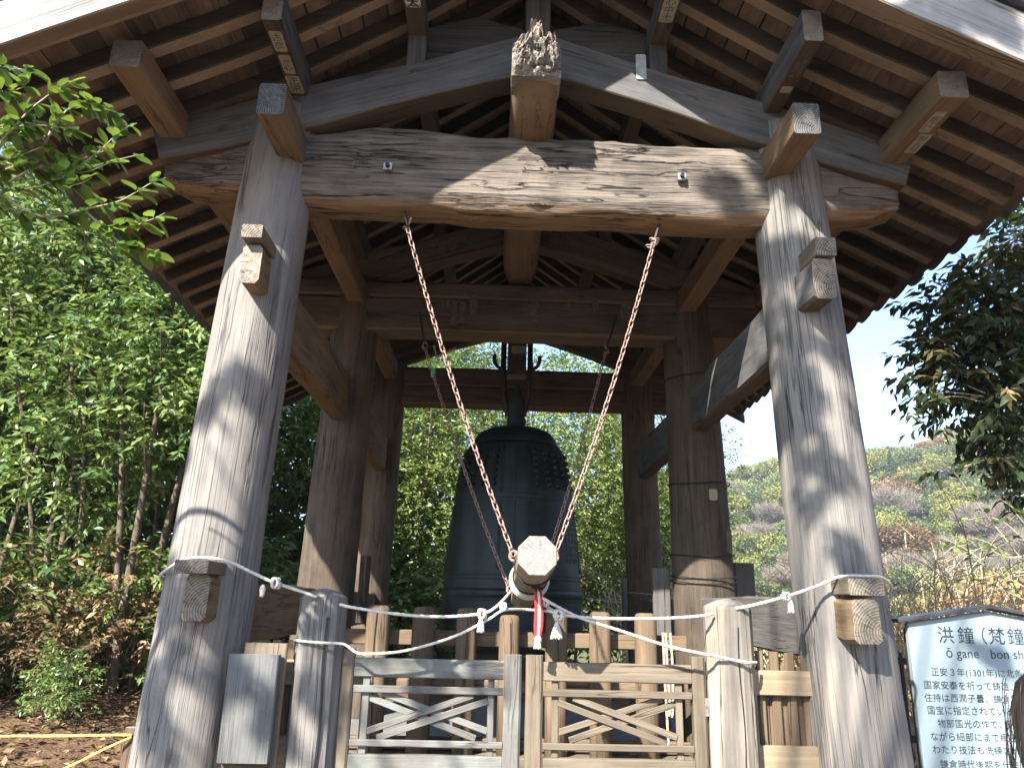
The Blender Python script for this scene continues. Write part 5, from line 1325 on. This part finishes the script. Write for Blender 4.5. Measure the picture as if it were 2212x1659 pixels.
for (x, y) in rows:
    d = math.hypot(x, y); z = float(hgt(x, y)); b = mnoise.noise((x*.03, y*.03, 2.0)); u = rn.random()
    kd = ('yellow' if u < .55 else 'green' if u < .88 else 'grey' if u < .95 else 'russet') if b > -.12 else ('grey' if u < .42 else 'green' if u < .68 else 'yellow' if u < .8 else 'russet' if u < .88 else 'dark')
    if z > 46 and u > .62: kd = 'russet' if u < .8 else 'grey'
    if d < 62 and kd == 'russet' and u > .93: kd = 'grey'
    sc = rn.uniform(1.1, 1.85)*(.9+d/170)
    t = thing({'dark': 'conifer', 'grey': 'bare_tree'}.get(kd, 'broadleaf_tree'), LBL[kd], 'tree', (x, y, z), 'trees on the far hillside')
    M = Matrix.Translation((x, y, z-.3)) @ Matrix.Rotation(rn.uniform(0, 6.28), 4, 'Z') @ Matrix.Diagonal((sc, sc, sc*rn.uniform(.85, 1.2), 1))
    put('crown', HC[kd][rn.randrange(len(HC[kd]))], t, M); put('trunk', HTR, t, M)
M_cyp = hillmat('tawny_cypress', [(0, (.10, .06, .025)), (.5, (.22, .13, .055)), (1, (.33, .23, .11))])
CYP = [hillcrown(98, 'round', M_cyp, 2400, .55), hillcrown(99, 'round', M_cyp, 2400, .55)]
# tawny cypress tops just beyond the black fence
for i, (x, y, sc) in enumerate(((12.6, 24.0, 1.95), (15.4, 25.5, 2.15), (18.4, 26.5, 2.3), (14.2, 30.0, 1.9), (20.5, 31.0, 2.3))):
    z = float(hgt(x, y)); t = thing('cypress', 'tawny orange cypress top beyond the black fence', 'tree', (x, y, z), 'tawny cypresses beyond the fence')
    M = Matrix.Translation((x, y, z+.3+i*.1)) @ Matrix.Rotation(i*1.3, 4, 'Z') @ Matrix.Diagonal((sc, sc, sc*1.15, 1))
    put('crown', CYP[i % 2], t, M); put('trunk', HTR, t, M)
# pale bare trees seen between the two right-hand pillars
BT = []
for sd in (5, 6):
    rn = random.Random(sd); vf = []
    def grow(p, d, l, r, dep):
        q = p+d*l; vf.append(limb([p, p.lerp(q, .5)+Vector((rn.uniform(-.1, .1), rn.uniform(-.1, .1), 0))*l, q], r, r*.6, 5, .4))
        if dep:
            for k in range(3 if dep > 1 else 4):
                nd = (d*.75+Vector((rn.uniform(-1, 1), rn.uniform(-1, 1), rn.uniform(-.1, .8)))*.75).normalized()
                grow(p.lerp(q, rn.uniform(.55, 1)), nd, l*rn.uniform(.5, .75), r*.55, dep-1)
    grow(Vector((0, 0, -.5)), Vector((.1, 0, 1)).normalized(), 3.0, .075, 4)
    BT.append(mesh('trunk', *join_geo(vf), M_bark2, smooth=True))
for i, (x, y, sc) in enumerate(((10.2, 26, 1.5), (11.6, 29, 1.6), (8.8, 24, 1.35), (13.0, 31, 1.5), (15.2, 27, 1.3))):
    z = float(hgt(x, y)); t = thing('bare_tree', 'pale leafless tree in the valley seen past the right front pillar', 'tree', (x, y, z), 'pale bare trees in the valley')
    put('trunk', BT[i % 2], t, Matrix.Translation((x, y, z)) @ Matrix.Rotation(i*2.1, 4, 'Z') @ Matrix.Diagonal((sc, sc, sc, 1)))
grove([(3.3, 14.2, .72, 0, 1), (3.9, 16.8, .72, 1, 0)], 'yellow-green tree behind the right-hand inner pillars, %s from the left', 'sunlit valley trees', CRY)
# two small houses in the valley
M_wallh = plain('house_wall', (.55, .53, .5), .8); M_roofh = plain('house_roof', (.20, .22, .25), .6); M_glass = plain('house_window', (.05, .07, .09), .2, 0, .6)
for i, (x, y, rz, lb) in enumerate(((36, 70, .4, 'small white house in the valley, farther from the fence'), (33.5, 62, .2, 'small pale house in the valley, nearer to the fence'))):
    z = float(hgt(x, y))+.2; t = thing('house', lb, 'house', (x, y, z))
    M = Matrix.Translation((x, y, z)) @ Matrix.Rotation(rz, 4, 'Z')
    b_ = put('wall', mesh('wall', [(-3, -2, -2), (3, -2, -2), (3, 2, -2), (-3, 2, -2), (-3, -2, 3), (3, -2, 3), (3, 2, 3), (-3, 2, 3), (-3, 0, 4.4), (3, 0, 4.4)], [(0, 1, 5, 4), (2, 3, 7, 6), (1, 2, 6, 9, 5), (3, 0, 4, 8, 7), (0, 3, 2, 1)], M_wallh), t, M)
    put('roof', mesh('roof', [(-3.5, -2.5, 2.75), (3.5, -2.5, 2.75), (3.5, 0, 4.6), (-3.5, 0, 4.6), (3.5, 2.5, 2.75), (-3.5, 2.5, 2.75), (-3.5, -2.5, 2.95), (3.5, -2.5, 2.95), (3.5, 0, 4.8), (-3.5, 0, 4.8), (3.5, 2.5, 2.95), (-3.5, 2.5, 2.95)],
        [(0, 3, 2, 1), (3, 5, 4, 2), (6, 7, 8, 9), (9, 8, 10, 11), (0, 1, 7, 6), (5, 11, 10, 4), (1, 2, 8, 7), (2, 4, 10, 8), (0, 6, 9, 3), (3, 9, 11, 5)], M_roofh), t, M)
    for wx in (-1.6, 0.1, 1.7):
        put('window', mesh('window', [(wx-.5, -2.02, .6), (wx+.5, -2.02, .6), (wx+.5, -2.02, 1.7), (wx-.5, -2.02, 1.7)], [(0, 1, 2, 3)], M_glass), t, M)

# ------------------------------------------------------------------ the tree behind the viewer whose boughs dapple the tower
sh = thing('shade_tree', 'broad evergreen tree behind the viewer, its boughs shading the tower', 'tree', (-5.2, -5.0, 0))
def back(p, t):
    """the point t metres (along Y) towards the sun from p"""
    return (p[0]-.66*t, p[1]-t, p[2]+.95*t)
BO = [(back((1.70, 4.2, 3.9), 5.2), (.36, .45, .5), 118), (back((1.72, 4.2, 3.2), 5.0), (.38, .4, .45), 125), (back((1.75, 4.15, 2.5), 5.2), (.42, .4, .45), 118), (back((1.80, 4.1, 1.75), 5.0), (.32, .3, .24), 36),
      (back((-1.78, 4.1, 2.35), 4.8), (.30, .3, .38), 52), (back((-1.82, 4.1, 1.65), 4.9), (.34, .3, .32), 46), (back((-1.80, 4.1, .95), 4.8), (.42, .3, .32), 62), (back((-1.2, 4.2, 1.15), 5.0), (.36, .3, .42), 72), (back((-.5, 4.3, 1.05), 5.0), (.48, .3, .24), 56),
      (back((2.5, 3.5, 4.65), 5.6), (.6, .4, .40), 100), (back((3.3, 5.0, 3.6), 5.4), (.9, .6, .8), 240), (back((3.4, 5.0, 2.7), 5.4), (.8, .6, .5), 140), (back((3.0, 4.9, 1.25), 5.0), (.22, .25, .4), 44), (back((1.25, 4.2, 4.25), 5.6), (.26, .3, .26), 22)]
vs, qs, ts = [], [], []; off = 0; rg = np.random.default_rng(3)
for c, r, n in BO:
    sub = [((c[0]+r[0]*q_[0], c[1]+r[1]*q_[1], c[2]+r[2]*q_[2]), (.06, .06, .06)) for q_ in unit(rg.normal(size=(max(3, int(n/9)), 3)))*rg.random((max(3, int(n/9)), 1))**.4]
    V, Q, tt = twigs(sub, 14*len(sub), 9, .075, 1, rg, w=.24, tl=.06, inner=.0)
    vs.append(V); qs.append(Q+off); ts.append(tt); off += len(V)
put('crown', quads_mesh('crown', np.concatenate(vs), np.concatenate(qs), np.concatenate(ts), M_lgreen), sh)
hub = Vector((-4.9, -4.2, 5.2)); vf = [limb([(-5.2, -5, -.2), (-5.1, -4.8, 2.2), (-5.0, -4.4, 4.0), tuple(hub)], .22, .12, 10, .3)]
for c, r, n in BO:
    c = Vector(c); m = hub.lerp(c, .5)+Vector((0, -.4, .5)); vf.append(limb([hub, m, c+Vector((0, 0, -.1))], .045, .008, 6, .3))
put('trunk', mesh('trunk', *join_geo(vf), M_bark, smooth=True), sh)

# each of the plants one can tell apart: its place in its row
for gp in ('bare shrubs behind the sign', 'dry tangles behind the bell', 'tawny cypresses beyond the fence', 'low green shrubs', 'dry brown shrubs', 'pale bare trees in the valley', 'undergrowth shrubs at the back of the grove'):
    row = sorted((o for o in S.objects if o.get('group') == gp), key=lambda o: o.matrix_basis[0][3]/o.matrix_basis[1][3])
    if len(row) > len(ORD): continue
    for o, q_ in zip(row, ORD): o['label'] = '%s, %s from the left' % (o['label'], q_)

# ------------------------------------------------------------------ thin air over the valley
hz = bpy.data.materials.new('haze'); hz.use_nodes = True; ht = hz.node_tree; ht.nodes.clear()
ho = ht.nodes.new('ShaderNodeOutputMaterial'); hv = ht.nodes.new('ShaderNodeVolumePrincipled')
hv.inputs['Color'].default_value = (.86, .91, 1, 1); hv.inputs['Density'].default_value = .00042; hv.inputs['Anisotropy'].default_value = .2
ht.links.new(hv.outputs[0], ho.inputs['Volume'])
zb, zt = float(ZZ.min())-1.5, float(ZZ.max())+16
V = [(x, y, z) for x in (-402, 702) for y in (-302, 902) for z in (zb, zt)]
o = put('haze', mesh('haze', V, [(0, 1, 3, 2), (4, 6, 7, 5), (0, 4, 5, 1), (2, 3, 7, 6), (0, 2, 6, 4), (1, 5, 7, 3)], hz)); o['kind'] = 'stuff'
